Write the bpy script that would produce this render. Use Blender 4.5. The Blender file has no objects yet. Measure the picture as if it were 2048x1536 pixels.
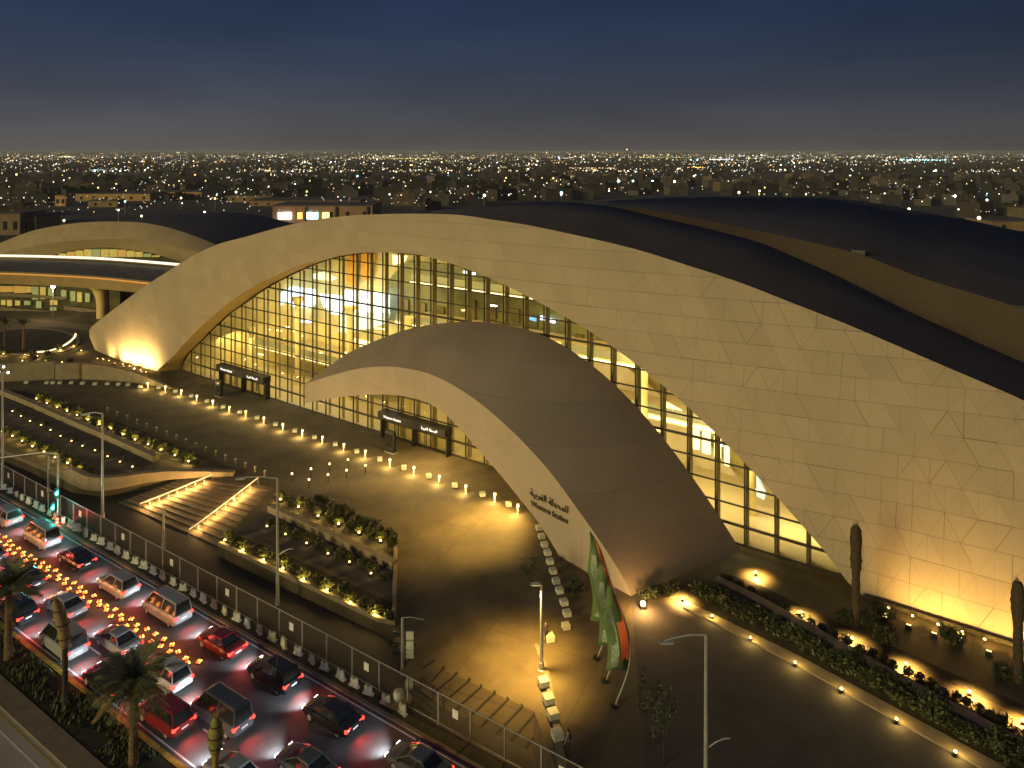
import bpy, math, random
from mathutils import Vector, Matrix
R = random.Random(7)
C = bpy.context.scene.collection
S = bpy.context.scene
rad = math.radians
F, H, HX, HY = 1500.0, 40.0, 1024.0, 303.0
ROADZ = -1.2

# ---------------------------------------------------------------- geometry of the site
def G(px, py, z=0.0):
    t = (H - z) * F / (py - HY)
    return Vector(((px - HX) / F * t, t, z))

class VPlane:
    """a vertical plane through two ground points; s runs along it, q is the set-back behind it"""
    def __init__(self, a, b):
        self.a = Vector((a.x, a.y, 0)); d = Vector((b.x - a.x, b.y - a.y, 0))
        self.L = d.length; self.d = d.normalized()
        self.n = Vector((-self.d.y, self.d.x, 0))
        if self.n.y < 0: self.n = -self.n
        self.c = self.a.dot(self.n)
    def at(self, px, py, q=0.0):
        dx = (px - HX) / F
        t = (self.c + q) / (dx * self.n.x + self.n.y)
        return Vector((dx * t, t, H - t * (py - HY) / F))
    def s(self, p): return (p - self.a).dot(self.d)
    def pt(self, s, q, z): 
        p = self.a + self.d * s + self.n * q
        return Vector((p.x, p.y, z))

FP = VPlane(G(313, 742), G(1724, 1190))      # front face line of the big arch
GP = VPlane(G(359, 739), G(1693, 1155))      # glass line
CP = VPlane(G(620, 832), G(1258, 1190))      # front of the entrance canopy
LP = VPlane(Vector((-120, 225, 0)), Vector((0, 205, 0)))   # neighbour station
FROT = math.atan2(FP.d.y, FP.d.x)
RD = Vector((-0.8285, 0.560, 0)); RP = Vector((0.560, 0.8285, 0))
def UV_(u, v, z=ROADZ): 
    p = RD * u + RP * v
    return Vector((p.x, p.y, z))
ROADROT = math.atan2(RD.y, RD.x)

ONES = "zeroth first second third fourth fifth sixth seventh eighth ninth tenth eleventh twelfth thirteenth fourteenth fifteenth sixteenth seventeenth eighteenth nineteenth twentieth".split()
def nth(i):
    if i <= 20: return ONES[i]
    t = {2: "twenty", 3: "thirty", 4: "forty", 5: "fifty", 6: "sixty", 7: "seventy"}[i // 10]
    return t.replace("ty", "tieth") if i % 10 == 0 else t + "-" + ONES[i % 10]

def cr(pts, n):
    """smooth resample of a polyline (Catmull-Rom), n samples per span"""
    pts = [Vector(p) if len(p) == 3 else Vector((p[0], p[1], 0)) for p in pts]
    P = [pts[0] * 2 - pts[1]] + pts + [pts[-1] * 2 - pts[-2]]
    out = []
    for i in range(1, len(P) - 2):
        for k in range(n):
            t = k / n
            a, b, c, d = P[i - 1], P[i], P[i + 1], P[i + 2]
            out.append(0.5 * ((2 * b) + (c - a) * t + (2 * a - 5 * b + 4 * c - d) * t * t + (3 * b - 3 * c + d - a) * t ** 3))
    out.append(pts[-1].copy())
    return out
def interp(tab, x):
    if x <= tab[0][0]: return tab[0][1]
    for (x0, y0), (x1, y1) in zip(tab, tab[1:]):
        if x <= x1: return y0 + (y1 - y0) * (x - x0) / max(1e-9, x1 - x0)
    return tab[-1][1]

# ---------------------------------------------------------------- mesh building
class MB:
    def __init__(self): self.v = []; self.f = []; self.mi = []; self.m = 0
    def face(self, pts):
        i = len(self.v); self.v += [tuple(p) for p in pts]; self.f.append(tuple(range(i, i + len(pts)))); self.mi.append(self.m)
    def grid(self, rows, close=False):
        i0 = len(self.v); w = len(rows[0])
        for r in rows: self.v += [tuple(p) for p in r]
        for j in range(len(rows) - 1):
            for k in range(w if close else w - 1):
                k2 = (k + 1) % w
                self.f.append((i0 + j * w + k, i0 + j * w + k2, i0 + (j + 1) * w + k2, i0 + (j + 1) * w + k)); self.mi.append(self.m)
        return self
    def box(self, c, s, rz=0.0, taper=1.0):
        cx, cy, cz = c; hx, hy, hz = s[0] / 2, s[1] / 2, s[2] / 2
        co, si = math.cos(rz), math.sin(rz); i = len(self.v)
        for z, k in ((-hz, 1.0), (hz, taper)):
            for x, y in ((-hx, -hy), (hx, -hy), (hx, hy), (-hx, hy)):
                x *= k; y *= k
                self.v.append((cx + x * co - y * si, cy + x * si + y * co, cz + z))
        for q in ((3, 2, 1, 0), (4, 5, 6, 7), (0, 1, 5, 4), (1, 2, 6, 5), (2, 3, 7, 6), (3, 0, 4, 7)):
            self.f.append(tuple(i + k for k in q)); self.mi.append(self.m)
        return self
    def prism(self, poly, z0, z1):
        n = len(poly); a = sum(poly[i][0] * poly[(i + 1) % n][1] - poly[(i + 1) % n][0] * poly[i][1] for i in range(n))
        if a < 0: poly = poly[::-1]
        i = len(self.v)
        self.v += [(p[0], p[1], z0) for p in poly] + [(p[0], p[1], z1) for p in poly]
        self.f.append(tuple(i + n + k for k in range(n))); self.mi.append(self.m)
        self.f.append(tuple(i + n - 1 - k for k in range(n))); self.mi.append(self.m)
        for k in range(n):
            k2 = (k + 1) % n
            self.f.append((i + k, i + k2, i + n + k2, i + n + k)); self.mi.append(self.m)
        return self
    def tube(self, pts, r, n=8, cap=True):
        pts = [Vector(p) for p in pts]; rr = r if isinstance(r, (list, tuple)) else [r] * len(pts)
        rows = []
        ref = Vector((0, 0, 1)) if abs((pts[-1] - pts[0]).normalized().z) < 0.9 else Vector((1, 0, 0))
        for i, p in enumerate(pts):
            t = (pts[min(i + 1, len(pts) - 1)] - pts[max(i - 1, 0)]).normalized()
            a = t.cross(ref).normalized(); b = t.cross(a)
            rows.append([p + (a * math.cos(2 * math.pi * k / n) + b * math.sin(2 * math.pi * k / n)) * rr[i] for k in range(n)])
        self.grid(rows, True)
        if cap: self.face(rows[0]); self.face(rows[-1][::-1])
        return self
    def lathe(self, prof, c=(0, 0, 0), n=12):
        rows = [[(c[0] + r * math.cos(2 * math.pi * k / n), c[1] + r * math.sin(2 * math.pi * k / n), c[2] + z) for k in range(n)] for r, z in prof]
        self.grid(rows, True); self.face(rows[-1]); self.face(rows[0][::-1])
        return self
    def ball(self, c, r, n=8):
        return self.lathe([(max(1e-3, r * math.sin(math.pi * k / n)), -r * math.cos(math.pi * k / n)) for k in range(n + 1)], c, n)

def mesh(name, mb, mats, smooth=False):
    me = bpy.data.meshes.new(name)
    me.from_pydata(mb.v, [], mb.f)
    for m in (mats if isinstance(mats, (list, tuple)) else [mats]): me.materials.append(m)
    for p, i in zip(me.polygons, mb.mi): p.material_index = i; p.use_smooth = smooth
    me.update()
    return me
def obj(name, mb, mats, parent=None, smooth=False, solid=0.0, local=False):
    """links one mesh object; coordinates are world ones unless local"""
    o = bpy.data.objects.new(name, mesh(name, mb, mats, smooth) if isinstance(mb, MB) else mb)
    C.objects.link(o)
    if parent:
        o.parent = parent
        if not local:
            off = parent['_o'] if '_o' in parent else (0, 0, 0)
            o.matrix_parent_inverse = Matrix.Translation((-off[0], -off[1], -off[2]))
            o['_o'] = off
    if solid:
        md = o.modifiers.new('thickness', 'SOLIDIFY'); md.thickness = solid; md.offset = 1
    return o
def tag(o, label=None, cat=None, group=None, kind=None):
    if label: o['label'] = label
    if cat: o['category'] = cat
    if group: o['group'] = group
    if kind: o['kind'] = kind
    return o
def thing(name, label, cat, loc=(0, 0, 0), rz=0.0, group=None, world=False):
    o = bpy.data.objects.new(name, None); C.objects.link(o)
    o.location = loc; o.rotation_euler = (0, 0, rz); o.empty_display_size = 0.3
    if world: o['_o'] = tuple(loc)
    return tag(o, label, cat, group)
def dup(o, loc=None, rz=None, label=None, parent=None, scale=None):
    c = o.copy(); C.objects.link(c)
    if parent: c.parent = parent
    if loc is not None: c.location = loc
    if rz is not None: c.rotation_euler = (0, 0, rz)
    if scale: c.scale = scale if isinstance(scale, tuple) else (scale,) * 3
    if label: c['label'] = label
    for ch in list(o.children): dup(ch, parent=c)
    return c
def lamp(name, kind, parent, loc, power, col, size=0.1, aim=None, cone=None, blend=0.6, area=None, local=True):
    d = bpy.data.lights.new(name, kind); d.energy = power; d.color = col
    if kind in ('POINT', 'SPOT'): d.shadow_soft_size = size
    if kind == 'SPOT': d.spot_size = rad(cone); d.spot_blend = blend
    if kind == 'AREA': d.shape = 'RECTANGLE'; d.size, d.size_y = area
    o = bpy.data.objects.new(name, d); C.objects.link(o); o.location = loc
    if aim is not None: o.rotation_euler = (Vector(aim)).to_track_quat('-Z', 'Y').to_euler()
    if parent:
        o.parent = parent
        if not local:
            off = parent['_o'] if '_o' in parent else (0, 0, 0)
            o.matrix_parent_inverse = Matrix.Translation((-off[0], -off[1], -off[2]))
    return o

# ---------------------------------------------------------------- materials
def lin(r, g, b): return tuple(((c / 255) / 12.92 if c / 255 <= 0.04045 else ((c / 255 + 0.055) / 1.055) ** 2.4) for c in (r, g, b)) + (1,)
def mat(name, col, rough=0.7, metal=0.0, noise=None, emit=None, estr=0.0, spec=0.5, bump=0.0, sample=True):
    m = bpy.data.materials.new(name); m.use_nodes = True
    nt = m.node_tree; b = nt.nodes['Principled BSDF']
    b.inputs['Base Color'].default_value = tuple(col[:3]) + (1,)
    b.inputs['Roughness'].default_value = rough; b.inputs['Metallic'].default_value = metal
    b.inputs['Specular IOR Level'].default_value = spec
    if noise:
        sc, amt = noise
        tc = nt.nodes.new('ShaderNodeTexCoord'); n = nt.nodes.new('ShaderNodeTexNoise'); n.inputs['Scale'].default_value = sc; n.inputs['Detail'].default_value = 5
        mr = nt.nodes.new('ShaderNodeMapRange'); mr.inputs[1].default_value = 0.3; mr.inputs[2].default_value = 0.7; mr.inputs[3].default_value = 1 - amt; mr.inputs[4].default_value = 1 + amt
        hs = nt.nodes.new('ShaderNodeVectorMath'); hs.operation = 'SCALE'; hs.inputs[0].default_value = col[:3]
        nt.links.new(tc.outputs['Object'], n.inputs['Vector']); nt.links.new(n.outputs['Fac'], mr.inputs[0]); nt.links.new(mr.outputs[0], hs.inputs['Scale']); nt.links.new(hs.outputs[0], b.inputs['Base Color'])
        if bump:
            bp = nt.nodes.new('ShaderNodeBump'); bp.inputs['Strength'].default_value = bump; nt.links.new(n.outputs['Fac'], bp.inputs['Height']); nt.links.new(bp.outputs[0], b.inputs['Normal'])
    if emit:
        b.inputs['Emission Color'].default_value = tuple(emit[:3]) + (1,); b.inputs['Emission Strength'].default_value = estr
        if not sample: m.cycles.emission_sampling = 'NONE'
    return m
def node(nt, t, **kw):
    n = nt.nodes.new(t)
    for k, v in kw.items(): setattr(n, k, v)
    return n
def math_(nt, op, a, b=None):
    n = node(nt, 'ShaderNodeMath', operation=op)
    for i, x in enumerate((a, b)):
        if x is None: continue
        if isinstance(x, (int, float)): n.inputs[i].default_value = x
        else: nt.links.new(x, n.inputs[i])
    return n.outputs[0]
def lines(nt, coord, period, width, jitter=None):
    f = math_(nt, 'FRACT', math_(nt, 'DIVIDE', coord, period))
    d = math_(nt, 'ABSOLUTE', math_(nt, 'SUBTRACT', f, 0.5))
    return math_(nt, 'GREATER_THAN', d, 0.5 - width / period / 2)

def stone_mat(name, col, axis, rough=0.75, joint=0.5, row=2.05, tri=2.5, seed=0.0, fade0=-9999.0):
    """pale stone cladding; joints run level, upright and on the diagonal in the plane of AXIS, broken up so some are tight"""
    m = bpy.data.materials.new(name); m.use_nodes = True; nt = m.node_tree; b = nt.nodes['Principled BSDF']
    geo = node(nt, 'ShaderNodeNewGeometry'); 
    dot = node(nt, 'ShaderNodeVectorMath', operation='DOT_PRODUCT'); dot.inputs[1].default_value = axis; nt.links.new(geo.outputs['Position'], dot.inputs[0])
    sep = node(nt, 'ShaderNodeSeparateXYZ'); nt.links.new(geo.outputs['Position'], sep.inputs[0])
    s, z = dot.outputs['Value'], sep.outputs['Z']
    def noise(scale, det=2, off=0.0):
        n = node(nt, 'ShaderNodeTexNoise'); n.inputs['Scale'].default_value = scale; n.inputs['Detail'].default_value = det
        ad = node(nt, 'ShaderNodeVectorMath', operation='ADD'); ad.inputs[1].default_value = (off + seed, off, 0); nt.links.new(geo.outputs['Position'], ad.inputs[0]); nt.links.new(ad.outputs[0], n.inputs['Vector'])
        return n.outputs['Fac']
    skew = math_(nt, 'MULTIPLY', z, tri / row / 2)
    zi = math_(nt, 'FLOOR', math_(nt, 'DIVIDE', z, row))
    def rnd(a, b, off):
        wn = node(nt, 'ShaderNodeTexWhiteNoise', noise_dimensions='3D'); cv = node(nt, 'ShaderNodeCombineXYZ')
        nt.links.new(a, cv.inputs[0]); nt.links.new(b, cv.inputs[1]); cv.inputs[2].default_value = off; nt.links.new(cv.outputs[0], wn.inputs['Vector']); return wn.outputs['Value']
    def near(c, p): return math_(nt, 'FLOOR', math_(nt, 'ADD', math_(nt, 'DIVIDE', c, p), 0.5))
    def strength(r, th, lo=.25): return math_(nt, 'MULTIPLY', math_(nt, 'GREATER_THAN', r, th), math_(nt, 'ADD', math_(nt, 'MULTIPLY', math_(nt, 'POWER', r, 6.0), 1 - lo), lo))
    sp_, sm_ = math_(nt, 'ADD', s, skew), math_(nt, 'SUBTRACT', s, skew)
    big = lambda off: math_(nt, 'MULTIPLY', math_(nt, 'GREATER_THAN', noise(.05, 2, off), .43), 1.0)
    hor = math_(nt, 'MULTIPLY', lines(nt, z, row, 0.085), strength(rnd(near(z, row), math_(nt, 'FLOOR', math_(nt, 'DIVIDE', math_(nt, 'ADD', s, math_(nt, 'MULTIPLY', near(z, row), tri / 2)), tri)), 1.5), .03, .5))
    d1 = math_(nt, 'MULTIPLY', math_(nt, 'MULTIPLY', lines(nt, sp_, tri, 0.085), strength(rnd(near(sp_, tri), zi, 7.5), .12, .22)), big(3))
    d2 = math_(nt, 'MULTIPLY', math_(nt, 'MULTIPLY', lines(nt, sm_, tri, 0.085), strength(rnd(near(sm_, tri), zi, 13.5), .12, .22)), big(31))
    ver = math_(nt, 'MULTIPLY', lines(nt, s, tri / 2, 0.07), strength(rnd(near(s, tri / 2), zi, 19.5), .2, .16))
    df = node(nt, 'ShaderNodeMapRange', clamp=True); df.inputs[1].default_value = fade0 + 35; df.inputs[2].default_value = fade0 + 75; df.inputs[3].default_value = .12; df.inputs[4].default_value = 1.0; nt.links.new(s, df.inputs[0])
    j = math_(nt, 'MAXIMUM', math_(nt, 'MULTIPLY', math_(nt, 'MAXIMUM', math_(nt, 'MAXIMUM', d1, d2), ver), df.outputs[0]), hor)
    fade = node(nt, 'ShaderNodeMapRange', clamp=True); fade.inputs[1].default_value = fade0; fade.inputs[2].default_value = fade0 + 45; fade.inputs[3].default_value = .12; fade.inputs[4].default_value = 1.0; nt.links.new(s, fade.inputs[0])
    j = math_(nt, 'MULTIPLY', math_(nt, 'MULTIPLY', j, fade.outputs[0]), joint * 1.25)
    tone = node(nt, 'ShaderNodeMapRange'); tone.inputs[1].default_value = .3; tone.inputs[2].default_value = .7; tone.inputs[3].default_value = .94; tone.inputs[4].default_value = 1.05; nt.links.new(noise(.22, 6, 5), tone.inputs[0])
    # each slab has a tone of its own
    cell = node(nt, 'ShaderNodeTexWhiteNoise', noise_dimensions='2D'); cv = node(nt, 'ShaderNodeCombineXYZ')
    nt.links.new(math_(nt, 'FLOOR', math_(nt, 'DIVIDE', math_(nt, 'ADD', s, skew), tri)), cv.inputs[0]); nt.links.new(math_(nt, 'FLOOR', math_(nt, 'DIVIDE', z, row)), cv.inputs[1]); nt.links.new(cv.outputs[0], cell.inputs['Vector'])
    slab = node(nt, 'ShaderNodeMapRange'); slab.inputs[3].default_value = .93; slab.inputs[4].default_value = 1.04; nt.links.new(cell.outputs['Value'], slab.inputs[0])
    k = math_(nt, 'MULTIPLY', math_(nt, 'MULTIPLY', tone.outputs[0], slab.outputs[0]), math_(nt, 'SUBTRACT', 1.0, j))
    sc = node(nt, 'ShaderNodeVectorMath', operation='SCALE'); sc.inputs[0].default_value = col[:3]; nt.links.new(k, sc.inputs['Scale']); nt.links.new(sc.outputs[0], b.inputs['Base Color'])
    b.inputs['Roughness'].default_value = rough
    return m
def paving_mat(name, col, size, rot, width=0.09, amt=0.25, dark=0.5, rough=0.6):
    m = bpy.data.materials.new(name); m.use_nodes = True; nt = m.node_tree; b = nt.nodes['Principled BSDF']
    geo = node(nt, 'ShaderNodeNewGeometry'); out = []
    for ax in ((math.cos(rot), math.sin(rot), 0), (-math.sin(rot), math.cos(rot), 0)):
        dot = node(nt, 'ShaderNodeVectorMath', operation='DOT_PRODUCT'); dot.inputs[1].default_value = ax; nt.links.new(geo.outputs['Position'], dot.inputs[0]); out.append(dot.outputs['Value'])
    j = math_(nt, 'MAXIMUM', lines(nt, out[0], size[0], width), lines(nt, out[1], size[1], width))
    n = node(nt, 'ShaderNodeTexNoise'); n.inputs['Scale'].default_value = .25; n.inputs['Detail'].default_value = 8; n.inputs['Roughness'].default_value = .62; nt.links.new(geo.outputs['Position'], n.inputs['Vector'])
    mr = node(nt, 'ShaderNodeMapRange'); mr.inputs[1].default_value = .3; mr.inputs[2].default_value = .7; mr.inputs[3].default_value = 1 - amt; mr.inputs[4].default_value = 1 + amt; nt.links.new(n.outputs['Fac'], mr.inputs[0])
    k = math_(nt, 'MULTIPLY', mr.outputs[0], math_(nt, 'SUBTRACT', 1.0, math_(nt, 'MULTIPLY', j, dark)))
    sc = node(nt, 'ShaderNodeVectorMath', operation='SCALE'); sc.inputs[0].default_value = col[:3]; nt.links.new(k, sc.inputs['Scale']); nt.links.new(sc.outputs[0], b.inputs['Base Color'])
    b.inputs['Roughness'].default_value = rough
    return m
def glass_mat(name, tint, refl=0.07):
    m = bpy.data.materials.new(name); m.use_nodes = True; nt = m.node_tree
    for n in list(nt.nodes):
        if n.type == 'BSDF_PRINCIPLED': nt.nodes.remove(n)
    t = node(nt, 'ShaderNodeBsdfTransparent'); t.inputs[0].default_value = tint + (1,)
    g = node(nt, 'ShaderNodeBsdfGlossy'); g.inputs['Roughness'].default_value = .03
    lw = node(nt, 'ShaderNodeLayerWeight'); lw.inputs[0].default_value = .25
    mx = node(nt, 'ShaderNodeMixShader'); nt.links.new(math_(nt, 'MULTIPLY', lw.outputs['Fresnel'], refl * 6), mx.inputs[0])
    nt.links.new(t.outputs[0], mx.inputs[1]); nt.links.new(g.outputs[0], mx.inputs[2]); nt.links.new(mx.outputs[0], nt.nodes['Material Output'].inputs[0])
    return m
def leaf_mat(name, col, amt=0.5):
    m = mat(name, col, .6, noise=(1.7, amt)); m.node_tree.nodes['Principled BSDF'].inputs['Subsurface Weight'].default_value = 0
    return m

STONE = (.425, .33, .225)
M = {}
M['stone'] = stone_mat('stone_cladding', STONE, FP.d, joint=.42, fade0=FP.d.dot(FP.pt(40, 0, 0)))
M['canopy'] = stone_mat('shaded_canopy_cladding', (.235, .185, .145), CP.d, joint=.22, row=3.2, tri=4.4, seed=9)  # same stone as the fascia, with the unlit top's shade put into the colour
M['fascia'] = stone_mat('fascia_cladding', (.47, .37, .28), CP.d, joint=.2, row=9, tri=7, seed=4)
M['stone2'] = stone_mat('neighbour_cladding', (.46, .345, .19), LP.d, joint=.1, seed=21)
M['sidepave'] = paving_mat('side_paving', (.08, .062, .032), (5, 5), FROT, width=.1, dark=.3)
M['soffit'] = mat('soffit_plaster', (.72, .52, .20), .7, noise=(.4, .08))
M['roof'] = mat('roof_membrane', (.092, .072, .066), .85, noise=(.12, .22))
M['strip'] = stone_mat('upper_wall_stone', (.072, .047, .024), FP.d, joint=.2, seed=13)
M['frame'] = mat('dark_frame', (.035, .03, .018), .5, noise=(2, .2))
M['fin'] = mat('mullion_fin', (.40, .34, .19), .55, noise=(.6, .15))
M['glass'] = glass_mat('facade_glass', (.90, .88, .74))
M['glassdark'] = mat('dark_glass', (.02, .022, .02), .12)
M['black'] = mat('black_metal', (.012, .012, .013), .45)
M['paving'] = paving_mat('plaza_paving', (.115, .09, .05), (9.5, 7.0), FROT + .18, rough=.85, width=.12, dark=.22, amt=.38)
M['asphalt'] = mat('road_asphalt', (.115, .108, .105), .75, noise=(.7, .25), bump=.04)
M['asphalt2'] = mat('lamplit_lane_asphalt', (.5, .43, .34), .6, noise=(.5, .16))  # street lamp light on the service road put into its pale colour
M['darkpave'] = mat('dark_paving', (.033, .028, .025), .75, noise=(.5, .25))
M['rampfloor'] = mat('ramp_asphalt', (.075, .064, .06), .9, noise=(.6, .2))
M['cityground'] = mat('city_ground', (.05, .045, .042), .9, noise=(.02, .5))
M['kerb'] = mat('kerb_stone', (.24, .19, .12), .8, noise=(1.2, .18))
M['wallstone'] = mat('planter_stone', (.30, .24, .15), .8, noise=(.9, .16))
M['soil'] = mat('planter_soil', (.04, .034, .02), .95, noise=(2, .4))
M['yellow'] = mat('yellow_kerb_paint', (.5, .36, .05), .6, noise=(3, .3))
M['white'] = mat('white_paint', (.75, .75, .72), .5, noise=(3, .12))
M['offwhite'] = mat('white_plastic', (.62, .63, .5), .6, noise=(4, .12))
M['steel'] = mat('galvanised_steel', (.42, .42, .42), .42, metal=.35, noise=(3, .15))
M['mesh'] = None
M['leaf'] = leaf_mat('shrub_leaf', (.075, .085, .016)); M['leaf2'] = leaf_mat('hedge_leaf', (.035, .046, .016)); M['frond'] = leaf_mat('palm_frond', (.17, .18, .07)); M['dry'] = leaf_mat('dry_frond', (.30, .19, .08), .3)
M['bark'] = mat('palm_bark', (.17, .105, .05), .9, noise=(5, .35), bump=.4)
M['darkbark'] = mat('wrapped_trunk', (.05, .035, .02), .9, noise=(5, .35), bump=.4)
M['burlap'] = mat('burlap_wrap', (.30, .20, .095), .9, noise=(5, .3), bump=.4)
WARM = (1.0, .62, .2); GOLD = (1.0, .66, .17)
M['bulb'] = mat('warm_bulb', (.9, .8, .6), .4, emit=(1, .66, .24), estr=3.2, sample=False)
M['bulbwhite'] = mat('white_bulb', (.9, .9, .9), .4, emit=(1, .92, .78), estr=5, sample=False)
M['amberlens'] = mat('amber_lens', (.9, .5, .1), .4, emit=(1, .4, .05), estr=4, sample=False)
M['red'] = mat('tail_lens', (.6, .02, .02), .3, emit=(1, .035, .02), estr=5, sample=False)
M['head'] = mat('headlight_lens', (.9, .9, .9), .2, emit=(.85, .95, 1), estr=12, sample=False)
M['teal'] = mat('green_signal_lens', (.1, .7, .6), .3, emit=(.1, 1, .75), estr=14, sample=False)
M['redsig'] = mat('red_signal_lens', (.7, .05, .05), .3, emit=(1, .06, .04), estr=12, sample=False)

# ---------------------------------------------------------------- sky and an added warm front fill
w = bpy.data.worlds.new('World'); S.world = w; w.use_nodes = True; nt = w.node_tree
bg = nt.nodes['Background']; bg.inputs[1].default_value = 1.0
sky = node(nt, 'ShaderNodeTexSky', sky_type='NISHITA'); sky.sun_disc = False
sky.sun_elevation = rad(-5.5); sky.sun_rotation = rad(200); sky.altitude = 600; sky.air_density = 1.2; sky.dust_density = 1.0; sky.ozone_density = 4
tc = node(nt, 'ShaderNodeTexCoord'); sep = node(nt, 'ShaderNodeSeparateXYZ'); nt.links.new(tc.outputs['Generated'], sep.inputs[0])
mr = node(nt, 'ShaderNodeMapRange'); mr.inputs[1].default_value = 0.0; mr.inputs[2].default_value = .22; nt.links.new(sep.outputs['Z'], mr.inputs[0])
ramp = node(nt, 'ShaderNodeValToRGB'); nt.links.new(mr.outputs[0], ramp.inputs[0])
e = ramp.color_ramp.elements
e[0].position = 0.0; e[0].color = lin(90, 86, 82); e[1].position = 1.0; e[1].color = lin(36, 48, 74)
for p, c in ((.06, (86, 83, 82)), (.14, (79, 79, 82)), (.32, (64, 68, 79)), (.52, (52, 61, 79)), (.75, (42, 54, 78))):
    x = e.new(p); x.color = lin(*c)
nz = node(nt, 'ShaderNodeTexNoise'); nz.inputs['Scale'].default_value = 2.2; nz.inputs['Detail'].default_value = 4; mpz = node(nt, 'ShaderNodeMapping'); mpz.inputs['Scale'].default_value = (1, 1, 5); nt.links.new(tc.outputs['Generated'], mpz.inputs[0]); nt.links.new(mpz.outputs[0], nz.inputs['Vector'])
mz = node(nt, 'ShaderNodeMapRange'); mz.inputs[3].default_value = .86; mz.inputs[4].default_value = 1.22; mz.inputs[1].default_value = .3; mz.inputs[2].default_value = .7; nt.links.new(nz.outputs['Fac'], mz.inputs[0])
# the town's glow is strongest to the north-west and dies away to the east
mx = node(nt, 'ShaderNodeMapRange'); mx.inputs[1].default_value = -.5; mx.inputs[2].default_value = .6; mx.inputs[3].default_value = 1.06; mx.inputs[4].default_value = .78; nt.links.new(sep.outputs['X'], mx.inputs[0])
glow = node(nt, 'ShaderNodeVectorMath', operation='SCALE'); nt.links.new(ramp.outputs[0], glow.inputs[0]); nt.links.new(math_(nt, 'MULTIPLY', mz.outputs[0], mx.outputs[0]), glow.inputs['Scale'])
skys = node(nt, 'ShaderNodeVectorMath', operation='SCALE'); skys.inputs['Scale'].default_value = .02; nt.links.new(sky.outputs[0], skys.inputs[0])
add = node(nt, 'ShaderNodeVectorMath', operation='ADD'); nt.links.new(glow.outputs[0], add.inputs[0]); nt.links.new(skys.outputs[0], add.inputs[1]); nt.links.new(add.outputs[0], bg.inputs[0])
SUN = bpy.data.lights.new('warm_front_fill', 'SUN'); SUN.energy = 1.88; SUN.angle = rad(20); SUN.color = (1, .83, .37)
so = bpy.data.objects.new('warm_front_fill', SUN); C.objects.link(so); so.rotation_euler = Vector((.74, .62, -.19)).to_track_quat('-Z', 'Y').to_euler()  # added fill in place of unseen street lighting, no real sun

cam = bpy.data.cameras.new('camera'); co = bpy.data.objects.new('camera', cam); C.objects.link(co)
co.location = (0, 0, H); co.rotation_euler = (rad(90), 0, 0); cam.sensor_fit = 'HORIZONTAL'; cam.sensor_width = 36; cam.lens = F / 2048 * 36
cam.shift_y = -(768 - HY) / 2048; cam.clip_end = 60000; cam.clip_start = .5
S.camera = co

# ---------------------------------------------------------------- ground, roads, plaza
def sheet(name, poly, z, m, thick=None, kind='structure'):
    mb = MB(); mb.prism([(p.x, p.y) for p in poly], z - (thick or .003), z)
    return tag(obj(name, mb, m), kind=kind)
mb = MB(); mb.face([(-26000, -400, -1.3), (26000, -400, -1.3), (26000, 26000, -1.3), (-26000, 26000, -1.3)])
tag(obj('ground', mb, M['cityground']), kind='structure')
def strip(name, v0, v1, u0, u1, z, m, thick):
    return sheet(name, [UV_(u0, v0), UV_(u1, v0), UV_(u1, v1), UV_(u0, v1)], z, m, thick)
V_F, V_K, V_M0, V_M1 = 41.6, 40.1, 29.3, 26.3
U0, U1 = -30, 190
strip('road', V_M0, V_K, U0, U1, ROADZ, M['asphalt'], .09)
strip('service_road', 8, V_M1 - 1.5, U0, U1, ROADZ + .002, M['asphalt2'], .09)
strip('kerb', V_M1 - 1.5, V_M1, U0, U1, ROADZ + .14, M['kerb'], .2)
strip('kerb', V_M0 - .35, V_M0, U0, U1, ROADZ + .14, M['yellow'], .2)
strip('kerb', V_K, V_K + .3, U0, U1, ROADZ + .13, M['kerb'], .2)
strip('median_soil', V_M1, V_M0 - .35, U0, U1, ROADZ + .09, M['soil'], .2)
M['verge'] = mat('verge_turf', (.055, .06, .022), .95, noise=(1.5, .35))
strip('verge', V_K + .3, V_F - .5, U0, U1, ROADZ + .1, M['verge'], .2)
strip('pavement', V_F - .5, V_F + 22, U0, U1, ROADZ + .102, M['darkpave'], .2)
# painted lane lines
for v in (32.0,):
    mb = MB()
    for k in range(40):
        u = U0 + k * 5.5
        p = UV_(u, v); mb.box((p.x, p.y, ROADZ + .004), (2.4, .14, .004), ROADROT)
    tag(obj('lane_marking', mb, M['white']), kind='structure')
for v, m, wd in ((V_K - .35, 'white', .12), (V_M0 + .4, 'white', .12), (V_M1 - 2.5, 'white', .14), (V_M1 - 1.8, 'yellow', .14)):
    mb = MB(); p = UV_((U0 + U1) / 2, v); mb.box((p.x, p.y, ROADZ + .007), (U1 - U0, wd, .005), ROADROT)
    tag(obj('edge_line', mb, M[m]), kind='structure')

front = [(-420, 760), (-80, 862), (0, 903), (60, 927), (100, 947), (147, 968), (205, 975), (262, 966), (385, 948), (548, 972), (437, 1091), (787, 1256), (822, 1310), (1068, 1422), (1150, 1640), (1250, 1950), (3200, 2400)]
pf = [G(*p) for p in front]
back = [Vector((170, 60, 0)), Vector((170, 170, 0)), Vector((-60, 260, 0)), Vector((-200, 260, 0))]
sheet('plaza', pf + back, 0, M['paving'], 1.28)
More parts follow.
